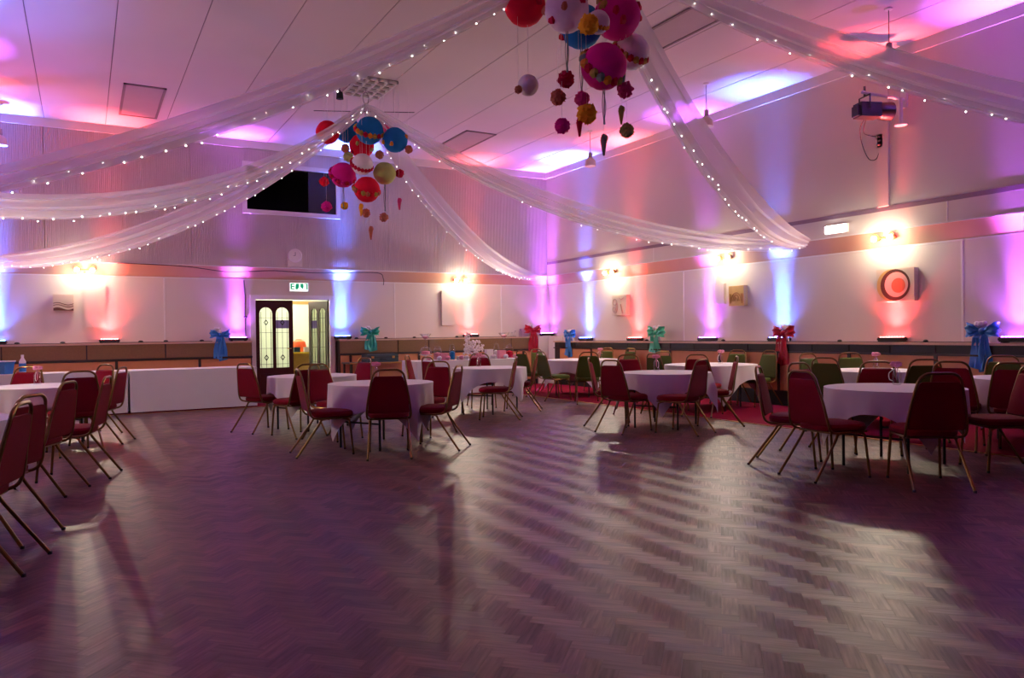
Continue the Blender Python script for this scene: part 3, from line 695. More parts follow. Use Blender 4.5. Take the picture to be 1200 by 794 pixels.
for k, (px_, Y, c) in enumerate(((520, 14.77, 'pinkfl'), (540, 14.77, 'opal'), (573, 14.75, 'whitefl'), (588, 14.75, 'pinkfl'))):
    lab = ['pink sweet box beside the tall blue jar', 'shallow white dish on the front of the sweet table', 'white paper treat bag by the white sweet jar', 'pink paper treat bag by the crimson sweet jar'][k]
    h = (.14, .07, .2, .17)[k]
    o = MB().box((-.08, -.06, 0), (.08, .06, h)).box((-.085, -.065, h), (.085, .065, h + .012)).build(['sweet_box', 'dish', 'treat_bag', 'treat_bag'][k], M[c], loc=(sweet_at(px_, Y), Y, SZ), smooth=False); tag(o, lab, ['box', 'dish', 'bag', 'bag'][k])
t = thing('flower_arrangement', 'pale pink heart-shaped flower arrangement with a tall plume on the sweet table', 'flowers', (sweet_at(557, 15.0), 15.0, SZ))
mb = MB(); rr = random.Random(5)
for k in range(110):
    a = rr.random() * 2 * PI; q = rr.random() ** .5
    mb.sphere((q * .2 * math.cos(a), rr.uniform(-.06, .06), .24 + q * .17 * math.sin(a)), rr.uniform(.016, .03), 7, 4)
mb.build('blossom_mass', M['whitefl'], t)
mb = MB()
for k in range(60): mb.sphere((-.22 + rr.uniform(-.06, .06) + .05 * (k / 60), rr.uniform(-.04, .04), .12 + .46 * k / 60), rr.uniform(.015, .03), 7, 4)
mb.build('plume', M['whitefl'], t)
MB().lathe([(0, 0), (.12, 0), (.14, .06), (0, .07)], 14).build('basket', M['pinkfl'], t)
for k, px_ in enumerate((499, 591)):
    X = sweet_at(px_, 15.15)
    t = thing('martini_vase', ['tall clear martini-glass vase behind the domed cake stand', 'tall clear martini-glass vase behind the white sweet jar'][k], 'vase', (X, 15.15, SZ))
    MB().lathe([(0, 0), (.09, 0), (.09, .008), (.012, .02), (.009, .42), (.03, .45), (.13, .57), (.127, .575), (.02, .452), (0, .45)], 18).build('glass', M['glass'], t)
    MB().lathe([(0, .46), (.03, .465), (.075, .51), (0, .535)], 12).build('petals', M['pinkfl'], t)
for k, (px_, c) in enumerate(((503, 'pinkfl'), (515, 'whitefl'), (525, 'pinkfl'), (541, 'pinkfl'), (547, 'whitefl'), (566, 'pinkfl'), (579, 'whitefl'), (593, 'whitefl'), (604, 'pinkfl'))):
    t = thing('sweet_bowl', ('pink' if c == 'pinkfl' else 'white') + ' sweets in a small bowl along the front of the sweet table', 'bowl', (sweet_at(px_, 14.62), 14.62, SZ), 0, 'small bowls of sweets')
    MB().lathe([(0, 0), (.03, 0), (.035, .01), (.065, .06), (.06, .06), (.03, .015), (0, .012)], 12).build('bowl', M['glass'], t)
    MB().sphere((0, 0, .055), (.055, .055, .045), 10, 6, lambda d: 1 + .12 * math.sin(d.x * 13 + d.y * 11)).build('sweets', M[c], t)
# two tumblers and a small carafe on the back ledge
for k, (px_, h) in enumerate(((604, .16), (610, .2), (600, .11))):
    X = at_y(px_, 392, 16.68).x
    o = MB().lathe([(0, 0), (.035, 0), (.04, h * .6), (.028, h * .8), (.03, h), (.025, h), (.02, h * .8), (0, h * .78)], 12).build('tumbler', M['glass'], loc=(X, 16.68, ZL))
    tag(o, ['clear tumbler on the back ledge next to the corner red bow', 'tall clear glass on the back ledge next to the corner red bow', 'short clear glass on the back ledge next to the corner red bow'][k], 'glass')

# ------------------------------------------------------------------ side table with a case by the open door
t = thing('side_table', 'low dark side table against the dado right of the door', 'table', (5.72, 16.1, .004))
MB().box((-.75, -.3, .67), (.75, .3, .70)).build('tabletop', M['darkwood'], t, False)
MB().box((-.75, -.31, .672), (.75, -.3, .70)).build('edge_strip', M['brass'], t, False)
for sx in (-.7, .7):
    for sy in (-.26, .26): MB().box((sx - .02, sy - .02, 0), (sx + .02, sy + .02, .67)).build('leg', M['darkwood'], t, False)
t = thing('equipment_case', 'blue-grey flight case lying on the dark side table', 'case', (5.74, 16.05, .7045))
MB().box((-.36, -.2, 0), (.36, .2, .17)).build('shell', M['case'], t, False)
MB().box((-.365, -.205, .10), (.365, .205, .112)).build('lid_band', M['black'], t, False)
for x in (-.24, .24): MB().box((x - .03, -.215, .08), (x + .03, -.2, .13)).build('latch', M['brass'], t, False)
MB().tube(smooth_path([(-.07, -.2, .06), (-.06, -.23, .06), (.06, -.23, .06), (.07, -.2, .06)], 4), .008).build('handle', M['black'], t)

# ------------------------------------------------------------------ sash bows on the ledges
def bow(pos, out, c, lab, tail=.5, sc=1.0, skew=0.0):
    rz = math.atan2(out[1], out[0]) - PI / 2
    t = thing('sash_bow', lab, 'bow', pos, rz, 'satin bows along the ledges')
    m = BOWM[c]; m2 = m
    for s in (-1, 1):
        path = [(0, 0, .018), (s * .045, .03, .04), (s * .10, .05, .062), (s * .145, .03, .07), (s * .15, -.01, .068), (s * .10, -.035, .055), (s * .04, -.02, .035), (0, 0, .018)]
        pp = smooth_path([(x * sc, y * sc, hz * sc) for x, y, hz in path], 4)
        rows = []
        for j in range(7):
            u = j / 6 * 2 - 1
            rows.append([(p.x + .01 * sc * math.sin(u * 5 + s) * abs(p.x) / .15, p.y + .012 * sc * math.sin(u * 7 + p.x * 25), u * p.z + .25 * abs(p.x) * .5 * (1 - abs(u)) * 0 + abs(p.x) * .12 + .008 * math.sin(p.x * 45 + u * 3)) for p in pp])
        MB().grid(rows).build('loop', m, t, loc=(0, .02, .11 * sc))
        tl = tail * (1 if s < 0 else .93)
        rows = []
        for i in range(13):
            f = i / 12; wd = (.05 + .085 * min(1, f * 1.6)) * sc
            row = []
            for k in range(7):
                u = k / 6 - .5; y = .075 + .02 * math.sin(f * 6 + s) + .016 * math.sin(u * 14 + s * 2) if f > .12 else .075 * f / .12
                zz = .11 * sc - f * (tl + .09) + (.04 * u * s if i == 12 else 0)
                row.append((s * .028 * sc + u * wd + s * .022 * f + skew * f, max(y, .062 if f > .12 else 0), zz))
            rows.append(row)
        MB().grid(rows).build('tail', m, t)
    MB().sphere((0, .02, .11 * sc), (.035 * sc, .05 * sc, .035 * sc), 12, 7).build('knot', m, t)
    mb = MB(); rr = random.Random(hash(lab) % 1000)
    for k in range(9): mb.sphere((rr.uniform(-.06, .1), rr.uniform(-.06, .03), .15 * sc + rr.uniform(0, .07)), rr.uniform(.028, .042), 8, 5)
    mb.build('flower_spray', M['whitefl'], t)
    MB().lathe([(0, 0), (.06, 0), (.05, .05), (.035, .12), (0, .12)], 12).build('base', M['whitefl'], t, loc=(.02, -.05, 0))
bow((2.45, DYB + .06, ZL), BK, 'blue', 'blue satin bow on the back ledge beside the door', .44, 1.25)
bow((5.67, DYB + .06, ZL), BK, 'teal', 'teal satin bow on the back ledge above the equipment case', .34, 1.4)
bow((10.0, DYB + .06, ZL), BK, 'red', 'red satin bow on the back ledge in the room corner', .5, 1.5)
bow((DXR + .06, 15.42, ZR), RT, 'blue', 'blue satin bow on the right ledge nearest the room corner', .46, 1.4)
bow((DXR + .06, 12.2, ZR), RT, 'mint', 'mint green bow on the right ledge', .34, 1.6)
bow((DXR + .06, 8.9, ZR), RT, 'red', 'red satin bow on the right ledge beside a blue uplighter', .46, 1.4, .02)
bow((DXR + .06, 5.62, ZR), RT, 'blue', 'blue satin bow on the right ledge beside a violet uplighter', .44, 1.4)

# ------------------------------------------------------------------ pictures and boards on the lower walls
def canvas(name, pos, out, wd, ht, dp, m, lab):
    rz = math.atan2(out[1], out[0]) - PI / 2
    t = thing(name, lab, 'picture', pos, rz)
    MB().box((-wd / 2, 0, -ht / 2), (wd / 2, dp, ht / 2)).build('panel', m, t, False)
    return t
t = canvas('wave_picture', (-.32, YB2, 1.99), BK, .34, .31, .09, M['canvas'], 'small canvas with brown wave bands by the trestle')
def wave(z0, z1, amp):
    rows = []
    for zf in (0, 1):
        rows.append([(.165 - .33 * k / 20, .0935, (z0 if not zf else z1) + (amp * math.sin(k / 20 * 2 * PI * .95 + .35) if (zf or z0 > -.145) else 0)) for k in range(21)])
    return MB().grid(rows)
wave(-.15, -.11, .022).build('wave_band', M['brown'], t, False); wave(-.066, -.054, .022).build('wave_band', M['brown'], t, False); wave(-.026, -.014, .022).build('wave_band', M['brown'], t, False)
canvas('blank_board', (.21, YB2, 1.93), BK, .36, .83, .06, M['wall'], 'tall blank white board above the red uplighter near the trestle')
canvas('blank_board', (7.73, YB2, 1.93), BK, .36, .84, .06, M['wall'], 'tall blank white board behind the sweet table')
canvas('blank_board', (XR2, 10.58, 2.0), RT, .27, .39, .06, M['wall'], 'small blank white board beside the yellow picture')
t = canvas('scroll_picture', (XR2, 13.62, 1.9), RT, .52, .46, .10, M['canvas'], 'pale canvas with scrolled relief on the right wall')
MB().tube([(.15 + .07 * math.cos(a * .35), .103, .075 + .07 * math.sin(a * .35)) for a in range(18)], .011, 6, True).tube(smooth_path([(.08, .103, .1), (.06, .103, .0), (.07, .103, -.1), (.13, .103, -.17), (.2, .103, -.14)], 4), .011, 6).tube([(.18 + .05 * math.cos(a * .35), .103, -.09 + .05 * math.sin(a * .35)) for a in range(18)], .009, 6, True).tube([(-.06, .103, .02), (-.13, .103, -.19)], .014, 6).tube(smooth_path([(0, .103, .17), (-.08, .103, .13), (-.17, .103, .17)], 4), .009, 6).build('relief_scroll', M['taupe'], t)
t = canvas('yellow_picture', (XR2, 10.1, 1.94), RT, .37, .37, .10, M['ochre'], 'yellow canvas with arched relief on the right wall')
mb = MB()
for q in (.035, .075, .12): mb.tube([(q * math.cos(PI * k / 8), .103, -.10 + (q + .04) * math.sin(PI * k / 8)) for k in range(9)], .008, 6)
for x in (-.155, -.13, .13, .155): mb.tube([(x, .103, -.14), (x * 1.0, .103, .04)], .006, 6)
mb.build('relief_arch', M['ochre2'], t)
t = canvas('circles_picture', (XR2, 6.95, 1.945), RT, .60, .49, .10, M['canvas'], 'large canvas with overlapping circles on the right wall')
def disc(cx, cz, r, y, m): return MB().lathe([(0, 0), (r, 0), (r, .003), (0, .003)], 40).xform(Matrix.Translation((cx, y, cz)) @ Matrix.Rotation(-PI / 2, 4, 'X')).build('disc', m, t, False)
disc(.055, 0, .238, .10, M['ochre']); disc(-.005, 0, .235, .103, M['brown']); disc(-.025, .005, .185, .106, M['pinkp']); disc(-.06, -.01, .11, .109, M['coral'])

# ------------------------------------------------------------------ clock, exit sign, emergency light, cables
t = thing('wall_clock', 'round pale clock on the ribbed wall above the door', 'clock', (4.04, YB - .001, 3.05))
MB().lathe([(0, 0), (.15, 0), (.15, .035), (.12, .04), (.118, .03), (0, .03)], 28).xform(Matrix.Rotation(PI / 2, 4, 'X')).build('case', M['white'], t)
MB().box((-.005, -.036, 0), (.005, -.033, .075)).build('minute_hand', M['black'], t, False)
MB().box((-.045, -.036, -.005), (.0, -.033, .005)).build('hour_hand', M['black'], t, False)
o = MB().box((-.16, -.02, -.24), (.16, .0, -.02)).build('backing_plate', M['wall'], t, False)
t = thing('exit_sign', 'lit green and white exit sign above the doorway', 'sign', (4.13, YB2, 2.37))
MB().box((-.21, -.05, -.10), (.21, 0, .10)).build('housing', M['white'], t, False)
MB().box((-.195, -.054, -.088), (.195, -.05, .088)).build('lit_face', M['exitface'], t, False)
mb = MB()
mb.box((-.185, -.057, -.05), (-.15, -.054, .078)).box((-.15, -.057, .05), (-.10, -.054, .078)).box((-.15, -.057, .0), (-.10, -.054, .028)).box((-.15, -.057, -.05), (-.10, -.054, -.025))
mb.add([(-.08, -.057, -.05), (-.03, -.057, -.05), (.0, -.057, .0), (.0, -.057, .078), (-.065, -.057, .078), (-.08, -.057, .03)], [(0, 1, 2, 3, 4, 5)])
mb.add([(.03, -.057, -.0), (.09, -.057, -.05), (.10, -.057, .02), (.095, -.057, .078), (.03, -.057, .078)], [(0, 1, 2, 3, 4)])
mb.box((.158, -.057, -.05), (.188, -.054, .078)).box((.12, -.057, .058), (.158, -.054, .078))
mb.build('pictogram', M['exitgreen'], t, False)
t = thing('emergency_light', 'bright oblong emergency light on the right wall rail', 'light', (XR, 7.92, 2.90), R(90))
MB().box((-.2, 0, -.07), (.2, .05, .07)).build('housing', M['white'], t, False)
MB().box((-.185, .05, -.055), (.185, .075, .055)).build('diffuser', M['emface'], t, False)
def cable(pts, r, lab, conn=None):
    t = thing('cable', lab, 'cable', pts[0])
    o0 = Vector(pts[0]); MB().tube([p - o0 for p in smooth_path(pts, 5)], r, 6).build('cord', M['wire'], t)
    for c in conn or []:
        MB().sphere((0, 0, 0), (.045, .03, .022), 10, 6).build('connector', M['wire'], t, loc=Vector(c) - o0)
cable([(.6, YB - .02, 2.77), (1.2, YB - .02, 2.765), (1.9, YB - .02, 2.74), (2.6, YB - .02, 2.66), (3.1, YB - .02, 2.68), (3.6, YB - .02, 2.71), (4.3, YB - .02, 2.69), (5.0, YB - .02, 2.70), (5.9, YB - .02, 2.73), (6.05, YB - .02, 2.6), (6.05, YB - .02, 2.45)], .008, 'dark cable sagging along the soffit above the door')
lz = ZL + .022
cable([(x, DYB + .025 + .008 * math.sin(x * 5), ZL + .008) for x in [-1.9 + .42 * k for k in range(11)]], .006, 'dark lead lying along the back ledge over the trestle', [(x, DYB + .03, lz) for x in (-1.06, -.34, .98, 1.43, 2.1)])
cable([(x, DYB + .025 + .008 * math.sin(x * 5), ZL + .008) for x in [5.3 + .42 * k for k in range(11)]], .006, 'dark lead lying along the back ledge right of the door', [(x, DYB + .03, lz) for x in (5.35, 6.05, 6.75, 7.85)])
cable([(DXR + .022 + .008 * math.sin(y * 5), y, ZR + .008) for y in [14.6 - .5 * k for k in range(19)]], .006, 'dark lead lying along the right ledge', [(DXR + .03, y, ZR + .022) for y in (12.5, 10.3, 7.8, 6.4)])
cable([(2.98, YB2 - .02, 2.5), (3.0, YB2 - .02, 2.1), (2.99, YB2 - .02, 1.7), (3.0, YB2 - .02, 1.25)], .008, 'thin cable hanging beside the door frame', [(3.0, YB2 - .03, 1.72)])

# ------------------------------------------------------------------ ceiling fittings
def hatch(x0, x1, y0, y1, lab):
    t = thing('ceiling_hatch', lab, 'hatch', ((x0 + x1) / 2, (y0 + y1) / 2, ZC))
    hx, hy = (x1 - x0) / 2, (y1 - y0) / 2
    MB().box((-hx, -hy, -.02), (hx, -hy + .04, 0)).box((-hx, hy - .04, -.02), (hx, hy, 0)).box((-hx, -hy, -.02), (-hx + .04, hy, 0)).box((hx - .04, -hy, -.02), (hx, hy, 0)).build('frame', M['seam'], t, False)
    MB().box((-hx + .04, -hy + .04, -.012), (hx - .04, hy - .04, 0)).build('door_panel', M['hatch'], t, False)
hatch(.63, 1.27, 13.75, 15.7, 'pale ceiling hatch above the trestle tables')
hatch(6.85, 7.55, 13.8, 15.6, 'pale ceiling hatch near the back corner')
hatch(6.82, 7.45, 7.1, 8.5, 'ceiling hatch with dark frame beside the lantern cluster')
t = thing('ceiling_grille', 'egg-crate ceiling grille above the far lantern cluster', 'grille', (4.22, 12.12, ZC))
MB().box((-.33, -.47, -.012), (.33, .47, 0)).build('backing', M['seam'], t, False)
for k in range(5): MB().box((-.33 + k * .157, -.48, -.05), (-.30 + k * .157, .48, -.012)).build('slat', M['white'], t, False)
for k in range(6): MB().box((-.33, -.48 + k * .186, -.05), (.33, -.45 + k * .186, -.012)).build('slat', M['white'], t, False)
def pendant(x, y, lab):
    t = thing('pendant_light', lab, 'pendant lamp', (x, y, ZC), 0, 'unlit pendant lamps along the side walls')
    MB().lathe([(0, 0), (.05, 0), (.05, -.02), (0, -.03)], 14).build('ceiling_rose', M['white'], t)
    MB().tube([(0, 0, -.02), (0, 0, -.5)], .006, 6).build('rod', M['seam'], t)
    MB().lathe([(0, -.44), (.035, -.45), (.04, -.55), (0, -.56)], 14).build('lamp_holder', M['hatch'], t)
    MB().lathe([(.03, -.55), (.06, -.57), (.10, -.62), (.115, -.73), (.09, -.74), (0, -.74)], 20).build('glass_shade', M['opal'], t)
pendant(9.15, 6.08, 'unlit opal pendant above the circles picture')
pendant(9.15, 9.38, 'unlit opal pendant near the blue ceiling glow by the right wall')
pendant(9.15, 12.71, 'unlit opal pendant nearest the back corner')
pendant(-1.22, 15.95, 'unlit opal pendant above the left end of the back wall')
t = thing('ceiling_spot', 'small dark spotlight on the ceiling beside the egg-crate grille', 'spotlight', (3.72, 12.15, ZC))
MB().lathe([(0, 0), (.07, 0), (.07, -.025), (0, -.03)], 12).build('base', M['black'], t)
MB().tube([(0, 0, -.02), (0, 0, -.16)], .012).build('stem', M['black'], t)
MB().lathe([(0, -.15), (.05, -.16), (.06, -.27), (0, -.28)], 14).build('head', M['blackrub'], t)

# profile spotlight on a wall bracket, with its leads and plugs
pc = at_x(1023, 130, 9.95)
t = thing('stage_spotlight', 'black profile stage spotlight hanging from a wall bracket', 'spotlight', pc)
ax = Matrix.Rotation(R(-20), 4, 'Z') @ Matrix.Scale(1.45, 4)
MB().box((-.17, -.07, -.07), (.05, .07, .07)).box((-.2, -.05, -.06), (-.17, .05, .04)).xform(ax).build('body', M['blackrub'], t, False)
MB().lathe([(0, 0), (.07, 0), (.085, .03), (.095, .14), (.085, .14), (.075, .05), (0, .05)], 16).xform(ax @ Matrix.Translation((.05, 0, 0)) @ Matrix.Rotation(PI / 2, 4, 'Y')).build('lens_hood', M['black'], t)
MB().tube([(-.09, -.085, 0), (-.09, -.085, .14), (-.09, .085, .14), (-.09, .085, 0)], .009, 6).tube([(-.09, 0, .14), (-.09, 0, .24)], .012, 6).xform(ax).build('yoke', M['black'], t)
MB().lathe([(0, -.1), (.03, -.1), (.03, -.07), (0, -.07)], 10).build('focus_knob', M['black'], t)
t2 = thing('wall_bracket', 'red-lit metal bracket arm holding the stage spotlight', 'bracket', (XR, pc.y - .1, pc.z + .2))
L_ = XR - pc.x
MB().tube([(-L_ - .25, .12, .045), (.0, 0, .02)], .022, 10).build('arm', M['white'], t2)
MB().tube([(-.10, 0, .03), (-.10, 0, -.36)], .03, 10).build('post', M['white'], t2)
MB().lathe([(0, 0), (.09, 0), (.08, .02), (0, .025)], 16, (-.10, 0, -.37)).build('foot_flange', M['white'], t2)
MB().box((-.03, -.05, -.1), (0, .05, .12)).build('wall_plate', M['white'], t2, False)
a = at_x(1013, 140, 9.95); sk = at_x(1031, 165, XR - .02)
cable([a, at_x(1008, 150, 10.1), at_x(1010, 168, 10.4), at_x(1018, 186, XR - .03), at_x(1027, 186, XR - .03), sk + Vector((0, 0, -.12)), sk + Vector((0, 0, -.08))], .007, 'black lead looping from the stage spotlight to the wall socket', [sk + Vector((-.02, 0, -.06))])
cable([a + Vector((.03, 0, 0)), at_x(1012, 155, 10.2), at_x(1020, 159, XR - .03), at_x(1030, 160, XR - .03), sk + Vector((-.01, 0, .07))], .007, 'short black lead curving to the upper plug beside the stage spotlight', [sk + Vector((-.02, 0, .06))])
t = thing('wall_socket', 'small white twin socket on the upper right wall', 'socket', (XR, sk.y, sk.z))
MB().box((-.03, -.05, -.1), (0, .05, .1)).build('face_plate', M['white'], t, False)
MB().box((-.034, -.02, -.01), (-.03, .02, .01)).build('switch', M['hatch'], t, False)

# ------------------------------------------------------------------ tulle swags with fairy lights
HUB1, HUB2 = Vector((4.18, 12.2, 5.16)), Vector((4.45, 6.05, 5.12))
def swag(h, e, sag, lab, seed, wid=.52, nb=44, flip=1):
    h, e = Vector(h), Vector(e); rr = random.Random(seed)
    n = 60; d = (e - h); hd = Vector((d.x, d.y, 0)).normalized(); side = Vector((-hd.y, hd.x, 0))
    def cen(t): return h + d * t - Vector((0, 0, 4 * sag * t * (1 - t)))
    def width(t): return .05 + wid * min(1, (math.sin(PI * min(1, max(0, t)) ** .75)) ** .55 * 1.0) + .06 * t
    t_ = thing('tulle_swag', lab, 'drape', h)
    m = 13
    rows = []; rows2 = []; low = []
    for i in range(n + 1):
        t = i / n; c = cen(t); wv = width(t); row = []; row2 = []
        for k in range(m):
            u = k / (m - 1)                       # 0 top .. 1 bottom of the hanging strip
            off = (u - .45) * wv
            pl = math.sin(u * 17 + seed + 1.2 * math.sin(t * 5)) * .035 * min(1, wv / .3) + math.sin(u * 31 + seed * 2) * .012
            p = c + Vector((0, 0, -off * .80)) + side * (off * .55 * flip + pl)
            row.append(tuple(p - h))
        rows.append(row)
        for k in range(7):
            u = k / 6; off = (.08 + u * .42) * wv
            pl = math.sin(u * 11 + seed * 3 + 1.5 * math.sin(t * 4)) * .03
            row2.append(tuple(c + Vector((0, 0, -off * .85)) + side * (off * .35 * flip + pl + .05 * flip) - h))
        rows2.append(row2)
        low.append(Vector(row[-1]))
    MB().grid(rows).build('sheer_layer', M['tulle'], t_)
    MB().grid(rows2).build('gathered_layer', M['tulle2'], t_)
    MB().tube([(0, 0, 0), (0, 0, .03)], .03, 8).build('tie', M['white'], t_)
    s = thing('fairy_light_string', 'tiny white bulbs along the ' + lab.replace('white ', ''), 'fairy lights', h)
    MB().tube([q + Vector((0, 0, -.01)) for q in low], .0025, 4).build('wire', M['white'], s)
    for k in range(nb):
        t = (k + .3 + .5 * rr.random()) / nb * n; i = min(n - 1, int(t)); p = low[i].lerp(low[i + 1], t - i) + Vector((rr.uniform(-.02, .02), rr.uniform(-.02, .02), rr.uniform(-.03, .05)))
        o = bpy.data.objects.new('bulb', BULB); COL.objects.link(o); o.parent = s; o.location = p
BULB = MB().sphere((0, 0, 0), .0075, 8, 5).mesh('bulb', M['bulb'])
EZ = 2.72
swag(HUB1, (10.15, 16.45, EZ), .62, 'white tulle swag running into the back corner', 1, .34)
swag(HUB1, (10.42, 8.42, EZ), .66, 'white tulle swag from the far lanterns to the right wall', 2, .32)
swag(HUB1, (XL + .05, 8.42, EZ), .84, 'white tulle swag from the far lanterns across to the left wall', 3, .28, flip=-1)
swag(HUB1, (XL + .05, 16.45, EZ), .80, 'white tulle swag running low along the back wall', 4, .34, flip=-1)
swag(HUB2, (10.42, 8.38, EZ), .66, 'white tulle swag from the near lanterns to the right wall', 5, .34)
swag(HUB2, (XL + .05, 8.38, 2.38), .43, 'white tulle swag from the near lanterns to the left wall', 6, .2, flip=-1)
swag(HUB2, (10.42, 1.2, EZ), .58, 'white tulle swag passing in front of the stage spotlight', 8, .28)
# hooks
for hb, lb_ in ((HUB1, 'metal hook ring on the ceiling gathering the far swags'), (HUB2, 'metal hook ring on the ceiling gathering the near swags')):
    t = thing('ceiling_hook', lb_, 'hook', (hb.x, hb.y, ZC))
    MB().tube([(.05 * math.cos(a * PI / 8), .0, hb.z - ZC + .11 + .1 * math.sin(a * PI / 8)) for a in range(16)], .006, 6, True).build('ring', M['seam'], t)
    MB().tube([(0, 0, 0), (0, 0, hb.z - ZC + .2)], .006, 6).build('stem', M['seam'], t)
t = thing('hanging_rod', 'thin dark rod carrying the far lantern cluster', 'rod', HUB1 + Vector((0, .1, -.1)))
MB().tube([RIGHT * -.85 + Vector((0, 0, .03)), RIGHT * .85], .006, 6).build('bar', M['wire'], t)
for s in (-.5, .5): MB().tube([RIGHT * s, RIGHT * s + Vector((0, 0, ZC - HUB1.z + .1))], .002, 4).build('suspension_wire', M['wire'], t)

# ------------------------------------------------------------------ paper lanterns, pompoms and cones
CW = {'red': 'red', 'blue': 'blue', 'white': 'white', 'magenta': 'magenta', 'lime': 'pale lime', 'pink': 'pink'}
def lantern(px_, py_, dpx, depth, color, lab, deco=None, dots=0, tail=0):
    p = at_d(px_, py_, depth); r = dpx / 2 * depth / F_PX
    t = thing('paper_lantern', lab, 'lantern', p)
    sh_ = MB().sphere((0, 0, 0), r, 24, 22, lambda d: 1 + .012 * math.cos(d.z * 42)).build('shade', PAPER[color], t)
    MB().tube([(0, 0, r * .95), (0, 0, ZC - p.z)], .0022, 4).build('string', M['white'], t)
    rr = random.Random(int(px_ * 7 + py_))
    if deco and not dots:
        n = 18; a0 = rr.uniform(-.4, .4); tilt = rr.uniform(.5, 1.0)
        for k in range(n):
            a = 2 * PI * k / n; d = Vector((math.cos(a), math.sin(a) * math.cos(tilt), math.sin(a) * math.sin(tilt)))
            if -FWD.dot(d) < -.3: continue
            MB().sphere(d * r * .96, r * .2, 8, 5, lambda q: 1 + .3 * math.sin(q.x * 11 + q.y * 13)).build('paper_flower', PAPER[deco[k % len(deco)]], sh_)
    for k in range(dots):
        a = 2.4 * k + .7; z = -.75 + 1.4 * ((k * 37) % dots) / max(1, dots - 1); q = math.sqrt(max(0, 1 - z * z))
        d = Vector((math.cos(a) * q, math.sin(a) * q, z))
        if FWD.dot(d) > .35: continue
        MB().sphere(d * r * .93, r * .2, 8, 5, lambda q: 1 + .25 * math.sin(q.x * 12 + q.z * 9)).build('paper_flower', PAPER[(deco or ['brown', 'crimson', 'orange'])[k % 2]], sh_)
    if tail:
        mb = MB()
        for k in range(4): mb.tube(smooth_path([(.012 * math.cos(k * 1.6), .012 * math.sin(k * 1.6), -r * .98), (.02 * math.cos(k * 2 + 1), .02 * math.sin(k * 2 + 1), -r - tail * .5), (.008 * math.cos(k), .008 * math.sin(k), -r - tail)], 5), .004, 5)
        mb.build('streamer', PAPER['grey'], t)
def pompom(px_, py_, dpx, depth, color, lab, seed):
    p = at_d(px_, py_, depth); r = dpx / 2 * depth / F_PX
    t = thing('paper_pompom', lab, 'pompom', p)
    MB().sphere((0, 0, 0), r, 26, 18, lambda d: 1 + .3 * noise.noise(d * 4 + Vector((seed, 0, 0))) + .16 * noise.noise(d * 9 + Vector((0, seed, 0)))).build('petal_ball', PAPER[color], t)
    MB().tube([(0, 0, r * .8), (0, 0, ZC - p.z)], .0016, 4).build('string', M['white'], t)
def cone(px_, py_, hpx, depth, color, lab):
    p = at_d(px_, py_, depth); h = hpx * depth / F_PX
    t = thing('paper_cone', lab, 'ornament', p)
    MB().lathe([(0, -h * .5), (h * .05, -h * .48), (h * .17, h * .25), (0, h * .25)], 12).build('cone', PAPER[color], t)
    MB().sphere((0, 0, h * .32), h * .18, 12, 8, lambda d: 1 + .2 * math.sin(d.x * 9 + d.y * 11)).build('scoop', PAPER[color], t)
    MB().tube([(0, 0, h * .4), (0, 0, ZC - p.z)], .0016, 4).build('string', M['white'], t)
D1 = 12.7
FARC = 'in the far lantern cluster'; NEARC = 'in the near lantern cluster'
for a in [(384, 155, 27, D1, 'red', 'plain red paper lantern at the left edge of the far cluster'), (407, 152, 30, D1 + .5, 'blue', 'plain blue paper lantern half hidden at the top of the far cluster'), (433, 153, 32, D1 - .1, 'blue', 'large blue paper lantern with a garland of paper flowers, far cluster', ['crimson', 'orange', 'olive'], 0, .0),
          (446, 149, 23, D1 + .5, 'pink', 'pink paper lantern behind the blue garlanded one, far cluster'), (463, 164, 29, D1, 'blue', 'blue paper lantern with orange flowers, far cluster', ['orange', 'orange'], 7), (424, 171, 28, D1 + .3, 'red', 'red paper lantern with small dots in the middle of the far cluster', ['lime', 'crimson'], 9),
          (424.5, 192.5, 25, D1 - .3, 'white', 'white paper lantern with crimson petals, far cluster', ['crimson']), (402, 205, 29, D1, 'magenta', 'magenta paper lantern with dark petals, far cluster', ['crimson', 'magenta'], 0, .35), (430, 222, 30, D1 - .2, 'red', 'low red paper lantern with a flower garland, far cluster', ['olive', 'brown', 'red']),
          (450.7, 203, 26, D1, 'lime', 'pale lime paper lantern with a streamer, far cluster', None, 0, .45)]:
    lantern(*a)
for k, (x, y, dd, c) in enumerate(((404.7, 173.7, 9.5, 'brown'), (408, 183.5, 11, 'lime'), (444.7, 181, 9.5, 'brown'), (479, 175, 9, 'brown'), (468.5, 203, 9.5, 'crimson'), (380, 212.7, 10.5, 'red'), (382.6, 242, 11.5, 'magenta'), (403.7, 241, 8.5, 'yellow'), (429, 249.5, 9.5, 'brown'), (449.7, 254.4, 10, 'brown'))):
    lab = {0: 'small brown pompom beside the blue lantern edge, far cluster', 1: 'small lime pompom above the magenta lantern, far cluster', 2: 'small brown pompom under the blue garlanded lantern, far cluster', 3: 'small brown pompom touching the orange-flowered blue lantern', 4: 'small crimson pompom beside the pale lime lantern', 5: 'small red pompom in front of the dark high window', 6: 'small magenta pompom in front of the dark high window', 7: 'small yellow pompom under the magenta lantern, far cluster', 8: 'small brown pompom under the low red lantern, far cluster', 9: 'small speckled brown pompom lowest under the lime lantern'}[k]
    pompom(x, y, dd, D1 + .1 * (k % 3), c, lab, k * 3.1)
cone(423, 246, 15, D1, 'yellow', 'yellow paper cone under the low red lantern'); cone(468, 239, 14, D1, 'pink', 'pink paper cone under the crimson pompom, far cluster'); cone(434.6, 273, 16, D1, 'brown', 'brown paper cone hanging lowest in the far cluster')
D2 = 7.45
